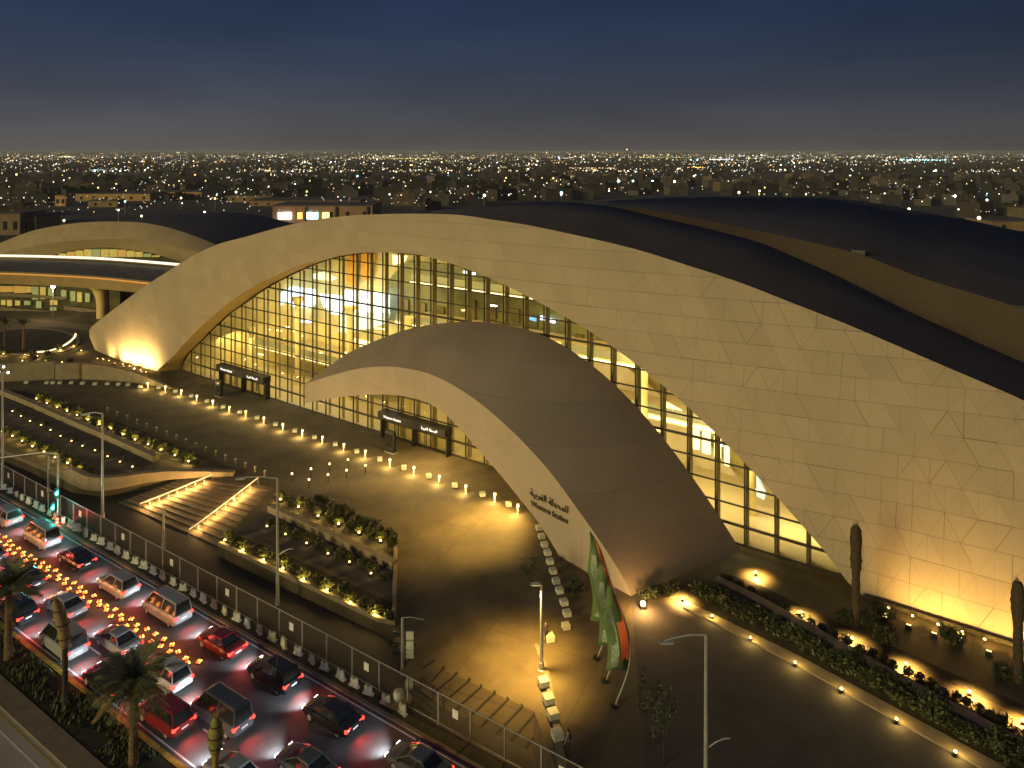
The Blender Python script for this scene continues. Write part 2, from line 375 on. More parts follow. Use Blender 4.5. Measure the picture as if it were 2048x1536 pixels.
# ramp from the plaza edge down to the pavement, with dark bands laid in it
rt = [G(822, 1310), G(1068, 1422)]; rb = [G(880, 1412, ROADZ + .12), G(1060, 1530, ROADZ + .12)]
rl = G(800, 1340, ROADZ + .12)
def on_ramp(px, py):
    a, b, c = rt[0], rt[1], rb[0]; n = (b - a).cross(c - a)
    d = Vector(((px - HX) / F, 1, -(py - HY) / F)); o = Vector((0, 0, H)); t = n.dot(a - o) / n.dot(d)
    return o + d * t
rb[1] = on_ramp(1066, 1536); rl = on_ramp(798, 1345)
mb = MB(); mb.face([rt[0], rt[1], rb[1], rb[0]]); mb.face([rt[0], rb[0], rl]); mb.face([rt[1], G(1150, 1640), rb[1]])
tag(obj('ramp', mb, M['paving'], solid=.0), kind='structure')
up = Vector((0, 0, .006))
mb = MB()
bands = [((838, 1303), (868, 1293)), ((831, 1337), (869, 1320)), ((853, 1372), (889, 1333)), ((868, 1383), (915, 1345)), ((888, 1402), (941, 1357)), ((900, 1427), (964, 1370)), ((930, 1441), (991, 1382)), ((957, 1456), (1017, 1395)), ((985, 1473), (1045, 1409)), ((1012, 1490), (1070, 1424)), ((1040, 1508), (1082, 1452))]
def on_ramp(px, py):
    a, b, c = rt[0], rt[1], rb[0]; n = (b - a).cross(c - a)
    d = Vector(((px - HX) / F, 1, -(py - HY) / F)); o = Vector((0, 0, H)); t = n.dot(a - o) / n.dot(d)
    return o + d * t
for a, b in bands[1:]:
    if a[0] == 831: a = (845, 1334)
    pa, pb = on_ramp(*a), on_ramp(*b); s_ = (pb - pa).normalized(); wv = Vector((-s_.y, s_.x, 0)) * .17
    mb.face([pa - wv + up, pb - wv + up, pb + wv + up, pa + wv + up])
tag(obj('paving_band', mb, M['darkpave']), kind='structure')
# vehicle ramp floor between the planters, darker paving areas
sheet('ramp_floor', [G(-60, 775), G(9, 800), G(150, 858), G(300, 920), G(288, 939), G(205, 946), G(158, 934), G(100, 902), G(0, 852), G(-60, 830)], .004, M['rampfloor'])
sheet('planter_bed', [G(20, 778), G(60, 786), G(150, 812), G(300, 868), G(470, 938), G(378, 930), G(300, 915), G(150, 854), G(9, 796)], .004, M['soil'])
sheet('planter_bed', [G(545, 995), G(620, 1000), G(792, 1078), G(790, 1112), G(560, 1012)], .004, M['soil'])
sheet('ramp_floor', [G(530, 1035), G(560, 1022), G(787, 1138), G(787, 1200), G(640, 1130), G(470, 1062)], .004, M['rampfloor'])
sheet('planter_bed', [G(437, 1076), G(480, 1072), G(640, 1140), G(787, 1206), G(787, 1250), G(600, 1166), G(437, 1088)], .006, M['soil'])
sheet('planter_bed', [G(-60, 846), G(0, 856), G(100, 906), G(172, 940), G(150, 950), G(80, 922), G(-60, 866)], .006, M['soil'])
# dark forecourt and planted strip beside the right-hand wall
sheet('forecourt', [G(1262, 1192), G(1370, 1218), G(1600, 1330), G(2200, 1660), G(2600, 2050), G(1500, 2100), G(1290, 1560)], .004, M['rampfloor'])
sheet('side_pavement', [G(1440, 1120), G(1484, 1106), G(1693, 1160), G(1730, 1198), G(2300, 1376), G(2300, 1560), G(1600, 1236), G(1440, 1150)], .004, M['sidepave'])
sheet('kerb', [G(1370, 1204), G(1600, 1316), G(2200, 1640), G(2200, 1672), G(1600, 1336), G(1366, 1216)], .16, M['kerb'], .16)
sheet('planter_bed', [G(1372, 1180), G(1440, 1176), G(2200, 1545), G(2200, 1638), G(1600, 1315), G(1380, 1206)], .1, M['soil'], .1)
sheet('planter_bed', [G(1440, 1146), G(1500, 1160), G(1610, 1215), G(2200, 1478), G(2200, 1500), G(1600, 1234), G(1440, 1162)], .006, M['soil'])
sheet('kerb', [G(1068, 1290), G(1084, 1330), G(1104, 1440), G(1130, 1640), G(1150, 1640), G(1118, 1440), G(1098, 1345), G(1076, 1290)], .1, M['kerb'], .1)
# round island of the drop-off loop
isl = [G(60 + 92 * math.cos(a), 684 + 24 * math.sin(a)) for a in [2 * math.pi * k / 40 for k in range(40)]]
isk = [G(60 + 100 * math.cos(a), 684 + 27.5 * math.sin(a)) for a in [2 * math.pi * k / 40 for k in range(40)]]
sheet('island_kerb', isk, .2, M['kerb'], .2); sheet('island_bed', isl, .25, M['soil'], .25)
sheet('path', [G(-200, 640), G(60, 636), G(200, 652), G(200, 664), G(120, 654), G(-200, 664)], .004, M['kerb'])

# ---------------------------------------------------------------- the great arch of the station
pairs = [((313, 742), (190, 700)), ((322, 734), (178, 662)), ((350, 709), (205, 636)), ((369, 687), (240, 609)), ((394, 661), (290, 572)), ((423, 635), (340, 540)),
 ((452, 610), (390, 509)), ((482, 589), (440, 487)), ((518, 566), (490, 474)), ((555, 550), (550, 457)), ((599, 531), (615, 442)), ((650, 516), (690, 432)), ((710, 507), (770, 428)),
 ((770, 505), (850, 427.5)), ((839, 510), (920, 430)), ((908, 529), (990, 440)), ((976, 555), (1060, 451)), ((1050, 590), (1160, 472)), ((1150, 645), (1270, 498)), ((1220, 690), (1370, 529)),
 ((1300, 750), (1480, 565)), ((1390, 827), (1590, 608)), ((1478, 914), (1690, 647)), ((1560, 1001), (1800, 694)), ((1649, 1102), (1900, 737)), ((1724, 1190), (1980, 771)),
 ((1850, 1230), (2060, 807)), ((2048, 1293), (2200, 878)), ((2300, 1373), (2400, 980)), ((2600, 1468), (2650, 1110)), ((3000, 1595), (3000, 1300))]
qo = [(205, 0), (500, .8), (770, 1.2), (1100, 2.2), (2048, 7), (3000, 9)]
inn = cr([p for p, _ in pairs], 3); out = cr([p for _, p in pairs], 3)
I3 = [FP.at(p.x, p.y, 0) for p in inn]; O3 = [FP.at(p.x, p.y, interp(qo, p.x)) for p in out]
st = thing('station_building', 'vast pale stone arch over a glowing yellow glass wall, dark roof behind it', 'station', tuple(FP.pt(FP.L / 2, 8, 0)), world=True)
rows = []
for k in range(9):
    t = k / 8
    rows.append([a.lerp(b, t) - FP.n * (.55 * 4 * t * (1 - t)) * min(1, (b - a).length / 12) for a, b in zip(I3, O3)])
mb = MB(); mb.grid(rows); obj('stone_arch', mb, M['stone'], st, smooth=True)
# soffit between the stone edge and the glass
gl = [(359, 739), (368, 723), (376, 708), (392, 692), (409, 676), (425, 659), (444, 642), (463, 624), (489, 607), (513, 589), (540, 572), (571, 555), (609, 537), (650, 521), (700, 509), (760, 502), (800, 501), (850, 507), (908, 521), (976, 546), (1050, 580), (1150, 634), (1220, 679), (1300, 739), (1390, 816), (1478, 902), (1560, 988), (1649, 1090), (1704, 1158)]
glc = cr(gl, 3); GL3 = [GP.at(p.x, p.y, 0) for p in glc]
n = 80
def resamp(c, n):
    L = [0]
    for a, b in zip(c, c[1:]): L.append(L[-1] + (b - a).length)
    o = []
    j = 0
    for k in range(n + 1):
        d = L[-1] * k / n
        while j < len(c) - 2 and L[j + 1] < d: j += 1
        t = (d - L[j]) / max(1e-6, L[j + 1] - L[j]); o.append(c[j].lerp(c[j + 1], min(1, max(0, t))))
    return o
i_end = 25 * 3
mb = MB(); mb.grid([resamp(I3[:i_end + 1], n), resamp([p + GP.n * .3 for p in GL3], n)]); obj('arch_soffit', mb, M['soffit'], st, smooth=True)
# roofs: the front membrane, the dim upper wall, the rear membrane
r1t = [(866, 428), (900, 423), (960, 413), (1030, 406), (1090, 403), (1150, 405), (1220, 412), (1300, 431), (1420, 458), (1519, 484), (1665, 546), (1811, 619), (1957, 685), (2048, 725), (2300, 850), (2600, 1010), (3000, 1260)]
emap = [(850, 880), (920, 960), (990, 1030), (1060, 1110), (1160, 1210), (1270, 1320), (1370, 1420), (1480, 1530), (1590, 1640), (1690, 1740), (1800, 1840), (1900, 1930), (1980, 2000), (2060, 2070), (2200, 2200), (3000, 3000)]
E3, RR = [], []
for p, w3 in zip(out, O3):
    if p.x < 178 and p.y > 690: continue
    E3.append(w3)
    if p.x < 850:
        k = max(0.0, (p.x - 700) / 150); a = w3 + FP.n * 24; a.z = w3.z * .8 - 2
        b = FP.at(*((866 + 0 * k), 428), 24) if k > 0 else a
        RR.append(a.lerp(FP.at(880, 427, 24), k * k))
    else:
        x = interp(emap, p.x); RR.append(FP.at(x, interp(r1t, x), 24))
drop = []
for r in RR:
    d = r + FP.n * 40; d.z = -1; drop.append(d)
mid = [a.lerp(b, .5) + Vector((0, 0, .35)) for a, b in zip(E3, RR)]
lip = [e_ + FP.n * .35 + Vector((0, 0, -.12)) for e_ in E3]
mb = MB(); mb.grid([lip, mid, RR, drop]); obj('front_roof', mb, M['roof'], st, smooth=True)
st_up = [(1215, 411), (1300, 420), (1380, 435), (1483, 455), (1592, 478), (1720, 509), (1848, 557), (2030, 613), (2300, 712), (2700, 890), (3000, 1040)]
st_lo = [(1215, 413), (1300, 432), (1380, 449), (1483, 476), (1592, 516), (1720, 574), (1848, 637), (2030, 719), (2300, 852), (2700, 1065), (3000, 1262)]
u3 = [FP.at(p.x, p.y, 25.5) for p in cr(st_up, 5)]; l3 = [FP.at(p.x, p.y, 23.6) for p in cr(st_lo, 5)]
l3 = [p - Vector((0, 0, .4)) for p in l3]
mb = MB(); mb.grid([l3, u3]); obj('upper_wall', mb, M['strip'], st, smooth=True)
si = [(1215, 402), (1300, 396.5), (1400, 393), (1500, 393), (1592, 394), (1665, 397), (1756, 407), (1848, 425), (1939, 440), (1987, 451), (2060, 467), (2300, 520), (2700, 640), (3000, 760)]
t3 = [FP.at(p.x, p.y, 75) for p in cr(si, 5)]
u4 = resamp([p + FP.n * .3 - Vector((0, 0, .1)) for p in u3], 60); t4 = resamp(t3, 60)
d4 = []
for p in t4:
    d = p + FP.n * 30; d.z = -1; d4.append(d)
mb = MB(); mb.grid([u4, t4, d4]); obj('rear_roof', mb, M['roof'], st, smooth=True)
mb = MB(); mb.grid([[u3[0], t3[0]], [u3[0] - Vector((0, 0, 14)), t3[0] - Vector((0, 0, 20))]]); obj('roof_gable', mb, M['roof'], st)
for px, py in ((1718, 507), (2040, 618)):                         # small roof vents on the ridge
    p = FP.at(px, py, 26.5); mb = MB(); mb.box((p.x, p.y, p.z + .1), (1.5, .8, .5), FROT); mb.box((p.x, p.y, p.z + .42), (1.7, .9, .1), FROT); obj('roof_vent', mb, M['black'], st)

# ---------------------------------------------------------------- glass wall
gz = sorted([(GP.s(p), p.z) for p in GL3])
def gtop(s): return interp(gz, s)
SL = GP.L
step = 3.05
ks = [0.9 + step * k for k in range(int(SL / step) + 1)]
ZL = [0.05] + [1.9 + 2.0 * k for k in range(14)]
cw = thing('curtain_wall', '', '', (0, 0, 0)); 
for k_ in ('label', 'category'): 
    if k_ in cw: del cw[k_]
cw.parent = st; cw.matrix_parent_inverse = Matrix.Translation((-st.location[0], -st.location[1], -st.location[2]))
mb = MB()
edges = [0.0] + ks + [SL + 1]
for a, b in zip(edges, edges[1:]):
    m_ = (a + b) / 2
    mb.face([GP.pt(a, 0, 0), GP.pt(b, 0, 0), GP.pt(b, 0, max(.02, gtop(b))), GP.pt(m_, 0, max(.02, gtop(m_))), GP.pt(a, 0, max(.02, gtop(a)))])
def in_cw(name, mb, m, smooth=False):
    o = obj(name, mb, m, None, smooth); o.parent = cw; return o
in_cw('glass', mb, M['glass'])
rot = math.atan2(GP.d.y, GP.d.x)
for s in ks:
    z = gtop(s)
    if z > .5: mb = MB(); p = GP.pt(s, -.02, z / 2); mb.box(tuple(p), (.085, .2, z), rot); in_cw('mullion', mb, M['frame'])
mb = MB()
for i, z in enumerate(ZL):
    ss = [k * .25 for k in range(int(SL * 4)) if gtop(k * .25) > z]
    if not ss: continue
    a, b = ss[0], ss[-1]; p = GP.pt((a + b) / 2, -.05, z); t = .24 if i % 4 == 1 else .13
    mb.box(tuple(p), (b - a, .2, t), rot)
in_cw('transoms', mb, M['frame'])
mb = MB(); c_ = [p - GP.n * .05 for p in GL3]; mb.tube(c_, .16, 6); in_cw('head_frame', mb, M['frame'])
for s in ks:
    z = gtop(s) - .1
    if z > 2.0:
        mb = MB(); p = GP.pt(s, .75, z / 2); mb.box(tuple(p), (.24, .22 + .53 * min(1, max(0, (s - 38) / 25)), z), rot)
        obj('fin', mb, M['fin'], st)

# ---------------------------------------------------------------- the hall behind the glass
HALLC = (1.0, .80, .40)
M['hallfloor'] = paving_mat('hall_floor', (.62, .52, .30), (3, 3), FROT, width=.05, amt=.1, dark=.2, rough=.3)
M['hallwall'] = mat('hall_wall', (.68, .57, .23), .55, noise=(.35, .16))
M['halldeck'] = mat('hall_deck', (.58, .46, .20), .6, noise=(.5, .12))
M['darkpanel'] = mat('bronze_panel', (.13, .10, .035), .45, noise=(.4, .4))
M['greenpanel'] = mat('green_grey_panel', (.17, .17, .07), .4, noise=(.4, .35))
M['orange'] = mat('orange_panel', (.80, .42, .06), .5, noise=(.6, .1))
M['cream'] = mat('cream_panel', (.80, .72, .50), .5, noise=(.6, .1))
M['palelight'] = mat('luminous_ceiling', (.8, .9, .9), .4, emit=(.72, .96, 1.35), estr=2.3, noise=(1.0, .1))
M['paleblue'] = mat('backlit_screen', (.5, .6, .62), .3, emit=(.55, .74, .90), estr=.8)
M['creamlight'] = mat('warm_light_panel', (.9, .8, .6), .4, emit=(1, .84, .46), estr=1.7)
M['striplight'] = mat('strip_light', (.9, .8, .6), .4, emit=(1, .88, .5), estr=2.2)
M['rail'] = mat('glass_rail', (.25, .25, .16), .2)
def hall(name, mb, m, smooth=False): return obj(name, mb, m, st, smooth)
mb = MB(); mb.prism([GP.pt(-1, .1, 0), GP.pt(SL + 4, .1, 0), GP.pt(SL + 4, 19, 0), GP.pt(-1, 19, 0)], .005, .03); hall('hall_floor', mb, M['hallfloor'])
BQ = 17.0
ez = sorted([(GP.s(p), p.z) for p in E3])
mb = MB(); rb_, rt_ = [], []
for k in range(81):
    s = -6 + (SL + 16) * k / 80
    z = max(.3, min(interp(ez, s) - 1.8, gtop(min(max(s + 6, 0), SL)) + 4 if s < SL - 12 else 8))
    rb_.append(GP.pt(s, BQ, 0)); rt_.append(GP.pt(s, BQ, z))
mb.grid([rb_, rt_]); hall('hall_wall', mb, M['hallwall'])
mb = MB(); lo_, hi_ = [], []
for k in range(21):
    s = .3 + 15.5 * k / 20; q_ = .6 + (BQ - .6) * k / 20; lo_.append(GP.pt(s, q_, 0)); hi_.append(GP.pt(s, q_, max(.5, interp(ez, s) - .9)))
mb.grid([lo_, hi_]); hall('end_wall', mb, M['hallwall'])
def slab_px(x0, x1, y, q0, q1, th, name, m):
    """a level slab whose front edge starts where pixel (x0,y) meets the plane q0 inside the hall"""
    a = GP.at(x0, y, q0); z = a.z; s0 = GP.s(a)
    # same height at x1
    dx = (x1 - HX) / F; t = (GP.c + q0) / (dx * GP.n.x + GP.n.y); s1 = GP.s(Vector((dx * t, t, 0)))
    mb = MB(); p = GP.pt((s0 + s1) / 2, (q0 + q1) / 2, z); mb.box((p.x, p.y, z - th / 2), (s1 - s0, q1 - q0, th), rot); hall(name, mb, m)
    mb = MB(); p = GP.pt((s0 + s1) / 2, q0 - .06, z); mb.box((p.x, p.y, z - th * .5), (s1 - s0 - .2, .06, th * .35), rot); hall('edge_light', mb, M['striplight'])
    mb = MB(); p = GP.pt((s0 + s1) / 2, q0 + .1, z); mb.box((p.x, p.y, z + .55), (s1 - s0 - .2, .05, 1.05), rot); hall('balustrade', mb, M['rail'])
    return s0, s1, z
slab_px(430, 780, 668, 9, 16.9, .7, 'gallery_deck', M['halldeck'])
slab_px(790, 1330, 640, 8, 16.9, .6, 'gallery_deck', M['halldeck'])
slab_px(820, 1200, 560, 11, 16.9, .5, 'gallery_deck', M['darkpanel'])
slab_px(1180, 1500, 800, 9, 16.9, .7, 'gallery_deck', M['cream'])
def panel_px(pts, q, name, m, depth=.4):
    ps = [GP.at(x, y, q) for x, y in pts]; mb = MB(); mb.face(ps); bk = [p + GP.n * depth for p in ps]
    mb.face(bk[::-1])
    for i in range(len(ps)): j = (i + 1) % len(ps); mb.face([ps[j], ps[i], bk[i], bk[j]])
    return hall(name, mb, m)
# luminous ceiling and screens of the left-hand hall
panel_px([(508, 632), (520, 612), (548, 594), (584, 572), (580, 592), (560, 612), (545, 628), (522, 640)], 13, 'luminous_ceiling', M['palelight'])
panel_px([(574, 582), (588, 574), (632, 580), (632, 606), (620, 616), (590, 614), (574, 606)], 13.5, 'luminous_ceiling', M['palelight'])
panel_px([(638, 588), (684, 592), (684, 630), (662, 628), (646, 612)], 13.5, 'luminous_ceiling', M['palelight'])
panel_px([(684, 580), (776, 588), (776, 626), (700, 626), (684, 612)], 13.2, 'luminous_ceiling', M['palelight'])
panel_px([(680, 622), (708, 624), (706, 666), (676, 664)], 13.0, 'backlit_screen', M['paleblue'])
panel_px([(707, 624), (778, 626), (772, 646), (740, 658), (707, 660)], 13.0, 'backlit_screen', M['paleblue'])
panel_px([(560, 612), (622, 616), (618, 640), (575, 634)], 14.5, 'warm_ceiling', M['cream'])
panel_px([(592, 640), (620, 642), (619, 646), (592, 644)], 14.5, 'luminous_ceiling', M['palelight'])
panel_px([(694, 510), (716, 506), (712, 572), (692, 574)], 16, 'orange_panel', M['orange'])
panel_px([(722, 506), (748, 508), (742, 562), (722, 556)], 16, 'orange_panel', M['orange'])
panel_px([(624, 548), (646, 544), (672, 556), (662, 562), (628, 558)], 15, 'warm_light_panel', M['creamlight'])
panel_px([(784, 510), (812, 512), (806, 526), (786, 530)], 15, 'warm_light_panel', M['creamlight'])
for a in (((432, 702), (446, 706), (444, 718), (430, 714)), ((452, 706), (464, 708), (462, 722), (450, 718)), ((472, 700), (488, 704), (486, 720), (470, 716)), ((494, 702), (502, 704), (501, 718), (493, 716)), ((520, 646), (528, 648), (524, 658), (518, 656)), ((700, 676), (738, 684), (734, 696), (716, 690)), ((684, 704), (704, 708), (700, 722), (682, 718))):
    panel_px(a, 12, 'shop_light', M['creamlight'])
for a in (((384, 712), (398, 716), (396, 736), (382, 732)), ((404, 714), (420, 718), (418, 742), (402, 738))):
    panel_px(a, 5, 'shop_light', M['creamlight'])
# dark upper gallery behind the middle of the wall
panel_px([(776, 560), (812, 522), (905, 530), (990, 560), (1110, 618), (1220, 690), (1200, 700), (1100, 662), (980, 640), (850, 648), (776, 640)], 15.6, 'gallery_wall', M['greenpanel'], .6)
for x, y, w_, h_ in ((798, 596, 18, 34), (834, 604, 16, 38), (872, 612, 15, 34), (930, 598, 20, 40), (975, 606, 16, 30), (1020, 616, 18, 26), (1060, 628, 14, 24), (1150, 668, 16, 24), (1195, 688, 20, 18)):
    panel_px([(x, y), (x + w_, y + 3), (x + w_, y + h_ + 3), (x, y + h_)], 15.2, 'dark_opening', M['darkpanel'])
panel_px([(836, 560), (860, 562), (860, 566), (836, 564)], 14.8, 'display_screen', M['palelight']); panel_px([(926, 542), (948, 546), (948, 550), (926, 546)], 14.8, 'display_screen', M['palelight'])
M['bluescreen'] = mat('blue_screen', (.1, .3, .6), .3, emit=(.25, .55, 1), estr=1.1)
panel_px([(1054, 632), (1070, 637), (1070, 643), (1054, 638)], 14.8, 'display_screen', M['bluescreen']); panel_px([(1080, 632), (1108, 640), (1108, 647), (1080, 639)], 14.8, 'display_screen', M['palelight'])
# bright right-hand end of the hall
panel_px([(1180, 690), (1260, 740), (1330, 800), (1400, 870), (1480, 960), (1470, 1010), (1400, 990), (1300, 880), (1190, 780)], 15.4, 'cream_wall', M['cream'], .5)
for x, y, w_, h_ in ((1375, 828, 22, 72), (1404, 852, 15, 58), (1428, 872, 12, 46), (1448, 890, 9, 44)):
    panel_px([(x, y), (x + w_, y + w_ * .5), (x + w_, y + h_), (x, y + h_ - 5)], 11, 'tall_light_panel', M['creamlight'])
panel_px([(1500, 940), (1514, 952), (1530, 985), (1528, 1000), (1506, 990), (1500, 965)], 9, 'blue_display', M['paleblue'])
panel_px([(1270, 805), (1305, 818), (1304, 838), (1272, 828)], 12, 'orange_panel', M['orange'])
panel_px([(1322, 800), (1362, 822), (1362, 842), (1322, 830)], 11.5, 'warm_light_panel', M['creamlight'])
# columns of the hall and its hanging lamps
for s, q in [(12 + 13.0 * k, 7.0) for k in range(8)]:
    z = min(gtop(s) - 1.5, 15)
    if z > 4:
        mb = MB(); p = GP.pt(s, q, 0); mb.lathe([(.55, 0), (.5, .5), (.5, z - 1.5), (1.1, z)], (p.x, p.y, 0), 14); hall('hall_column', mb, M['hallwall'], True)
for k in range(36):
    s = R.uniform(8, SL - 6); z = R.uniform(.25, .93) * gtop(s); q = R.uniform(4, 14)
    mb = MB(); p = GP.pt(s, q, z); mb.box((0 + p.x, p.y, z), (R.choice((.35, .5, 1.3)), .35, .16), rot); hall('hanging_lamp', mb, M['bulb'] if k % 4 else M['bulbwhite'])
for k, (s, wt) in enumerate([(9, .3), (20, .55), (32, .8), (44, .8), (56, .6), (68, .5), (80, .7), (91, .85), (101, .6), (110, .25)]):
    z = max(2.2, gtop(s) - 2.0)
    lamp('hall_light', 'AREA', st, tuple(GP.pt(s, 5.5, z)), 1900 * wt, HALLC, aim=(GP.n.x * .5, GP.n.y * .5, -1), area=(9, 3.5), local=False)
    if gtop(s) > 9: lamp('hall_light', 'AREA', st, tuple(GP.pt(s, 2.5, gtop(s) * .45)), 900 * wt, HALLC, aim=(GP.n.x, GP.n.y, .25), area=(9, 2), local=False)

# entrance portals: black header with white lettering over glazed doors
def text(name, body, size, m, parent, matrix, width=None, ext=.01):
    cu = bpy.data.curves.new(name, 'FONT'); cu.body = body; cu.size = size; cu.align_x = 'CENTER'; cu.align_y = 'CENTER'; cu.extrude = ext; cu.materials.append(m)
    tmp = bpy.data.objects.new(name, cu); C.objects.link(tmp)
    me = bpy.data.meshes.new_from_object(tmp.evaluated_get(bpy.context.evaluated_depsgraph_get())); bpy.data.objects.remove(tmp); me.materials.clear(); me.materials.append(m)
    o = bpy.data.objects.new(name, me); C.objects.link(o); o.matrix_world = matrix
    if parent: o.parent = parent; o.matrix_parent_inverse = Matrix.Translation((-parent.location[0], -parent.location[1], -parent.location[2])) if '_o' in parent else Matrix()
    return o
AR = ("\uFE8D\uFEDF\uFEE4\uFEA4\uFEC4\uFE94 \uFE8D\uFEDF\uFED0\uFEAE\uFE91\uFEF4\uFE94")[::-1]
M['letter'] = mat('dark_letters', (.10, .075, .045), .5); M['letterwhite'] = mat('lit_letters', (.9, .9, .9), .4, emit=(1, .97, .9), estr=1.4, sample=False)
def wallmat(pl, s, q, z): 
    p = pl.pt(s, q, z); d = pl.d if pl.d.x > 0 else -pl.d
    y = Vector((0, 0, 1)); zz = d.cross(y)
    return Matrix(((d.x, y.x, zz.x, p.x), (d.y, y.y, zz.y, p.y), (d.z, y.z, zz.z, p.z), (0, 0, 0, 1)))
for i, (xa, xb, lab) in enumerate(((443, 537, 'black entrance portal with lit lettering, near the foot of the arch by the road loop'), (766, 900, 'black entrance portal with lit lettering, under the tan canopy shell'))):
    sa, sb = (GP.s(GP.at(x, 739 + .3118 * (x - 359), -.6)) for x in (xa, xb)); sm = (sa + sb) / 2; W = sb - sa
    t = thing('entrance_portal', lab, 'entrance', tuple(GP.pt(sm, -.8, 0)), world=True, group='black entrance portals in the glass wall')
    mb = MB(); p = GP.pt(sm, -.9, 3.2); mb.box(tuple(p), (W, 1.5, 1.0), rot); obj('header', mb, M['black'], t)
    for f in (.23, .78):
        text('lettering', AR if f > .5 else 'Western Station', .5, M['letterwhite'], t, wallmat(GP, sa + W * f, -1.68, 3.2))
    for s in (sa + .15, sm, sb - .15):
        mb = MB(); p = GP.pt(s, -.7, 1.35); mb.box(tuple(p), (.25, .9, 2.69), rot); obj('post', mb, M['black'], t)
    nd = 6
    for k in range(nd):
        s = sa + .5 + (W - 1.0) * (k + .5) / nd; wd = (W - 1.2) / nd
        d = MB(); p = GP.pt(s, -.6, 1.3); d.box((p.x, p.y, 2.5), (wd - .1, .08, .1), rot); d.box((p.x, p.y, .12), (wd - .1, .08, .16), rot)
        for e_ in (-1, 1): q_ = GP.pt(s + e_ * (wd / 2 - .1), -.6, 1.3); d.box(tuple(q_), (.08, .08, 2.45), rot)
        do = obj('door', d, M['black'], t)
        g = MB(); p = GP.pt(s, -.6, 1.3); g.box(tuple(p), (wd - .3, .03, 2.2), rot); o = obj('pane', g, M['glass']); o.parent = do
for i, (x, y, h, wd, lab) in enumerate(((438, 793, 2.7, 1.5, 'tall black totem kiosk on the plaza by the far entrance portal'), (781, 905, 2.9, 1.6, 'tall black totem kiosk on the plaza before the canopy entrance'))):
    p = G(x, y); t = thing('totem_kiosk', lab, 'kiosk', tuple(p), rot, group='black totem kiosks')
    mb = MB(); mb.box((0, 0, h / 2 + .06), (wd, .5, h - .12)); obj('cabinet', mb, M['black'], t, local=True)
    mb = MB(); mb.box((0, 0, .06), (wd + .2, .7, .12)); obj('plinth', mb, M['steel'], t, local=True)
    mb = MB(); mb.box((0, -.265, h * .58), (wd - .25, .03, h * .55)); obj('screen', mb, M['glassdark'], t, local=True)

# ---------------------------------------------------------------- entrance canopy
cn = thing('entrance_canopy', 'tan swooping canopy shell with a pale stone fascia, standing before the glass wall', 'canopy', tuple(CP.pt(CP.L * .8, 4, 0)), world=True)
cu_ = [(610, 768), (650, 755), (700, 741), (740, 734.5), (790, 734), (850, 745), (900, 767), (950, 799), (1000, 840), (1050, 888), (1100, 944), (1138, 995), (1184, 1059), (1216, 1106), (1250, 1162), (1262, 1192)]
cl_ = [(612, 806), (650, 799), (700, 792), (760, 789), (810, 793), (850, 803), (880, 821), (910, 847), (960, 903), (1000, 949), (1040, 998), (1079, 1048), (1108, 1094), (1132, 1137), (1138, 1150)]
ck_ = [(612, 766), (660, 731), (700, 704), (750, 682), (800, 663), (850, 651), (900, 645), (950, 643), (1005, 648), (1060, 661), (1110, 682), (1160, 713), (1210, 752), (1260, 800), (1310, 856), (1360, 920), (1410, 990), (1450, 1050), (1484, 1106)]
N = 72
cu3 = resamp([CP.at(p.x, p.y, 0) for p in cr(cu_, 4)], N); cl3 = resamp([CP.at(p.x, p.y, -.02) for p in cr(cl_, 4)], N)
ck3 = resamp([GP.at(p.x, p.y, -1.2) for p in cr(ck_, 4)], N)
# the two edges share their steepness along the shell, so match them by length
rows = []
for k in range(11):
    t = k / 10
    r = []
    for i, (a, b) in enumerate(zip(cu3, ck3)):
        p = a.lerp(b, t); sag = min(1.0, (b - a).length / 10) * .9 * 4 * t * (1 - t)
        r.append(p + Vector((0, 0, sag if i < N * .8 else sag * (N - i) / (N * .2))))
    rows.append(r)
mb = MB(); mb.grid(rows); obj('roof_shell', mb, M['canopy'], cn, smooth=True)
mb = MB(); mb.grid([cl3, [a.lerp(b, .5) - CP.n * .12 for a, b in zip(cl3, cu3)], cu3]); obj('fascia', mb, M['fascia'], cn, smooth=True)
so_ = [b - Vector((0, 0, 1.3)) for b in ck3]
mb = MB(); mb.grid([[p + CP.n * .02 for p in cl3], so_]); obj('soffit', mb, M['soffit'], cn, smooth=True)
mb = MB(); mb.face([cl3[0], cu3[0], ck3[0], so_[0]]); obj('prow', mb, M['fascia'], cn)
s_ = CP.s(CP.at(1098, 1000, 0)); zt = CP.at(1098, 1000, 0).z
text('lettering', AR, .95, M['letter'], cn, wallmat(CP, CP.s(CP.at(1100, 1000, 0)), -.22, CP.at(1100, 1001, 0).z), ext=.05)
text('lettering', 'Western Station', .78, M['letter'], cn, wallmat(CP, CP.s(CP.at(1101, 1022, 0)), -.22, CP.at(1101, 1023, 0).z), ext=.05)

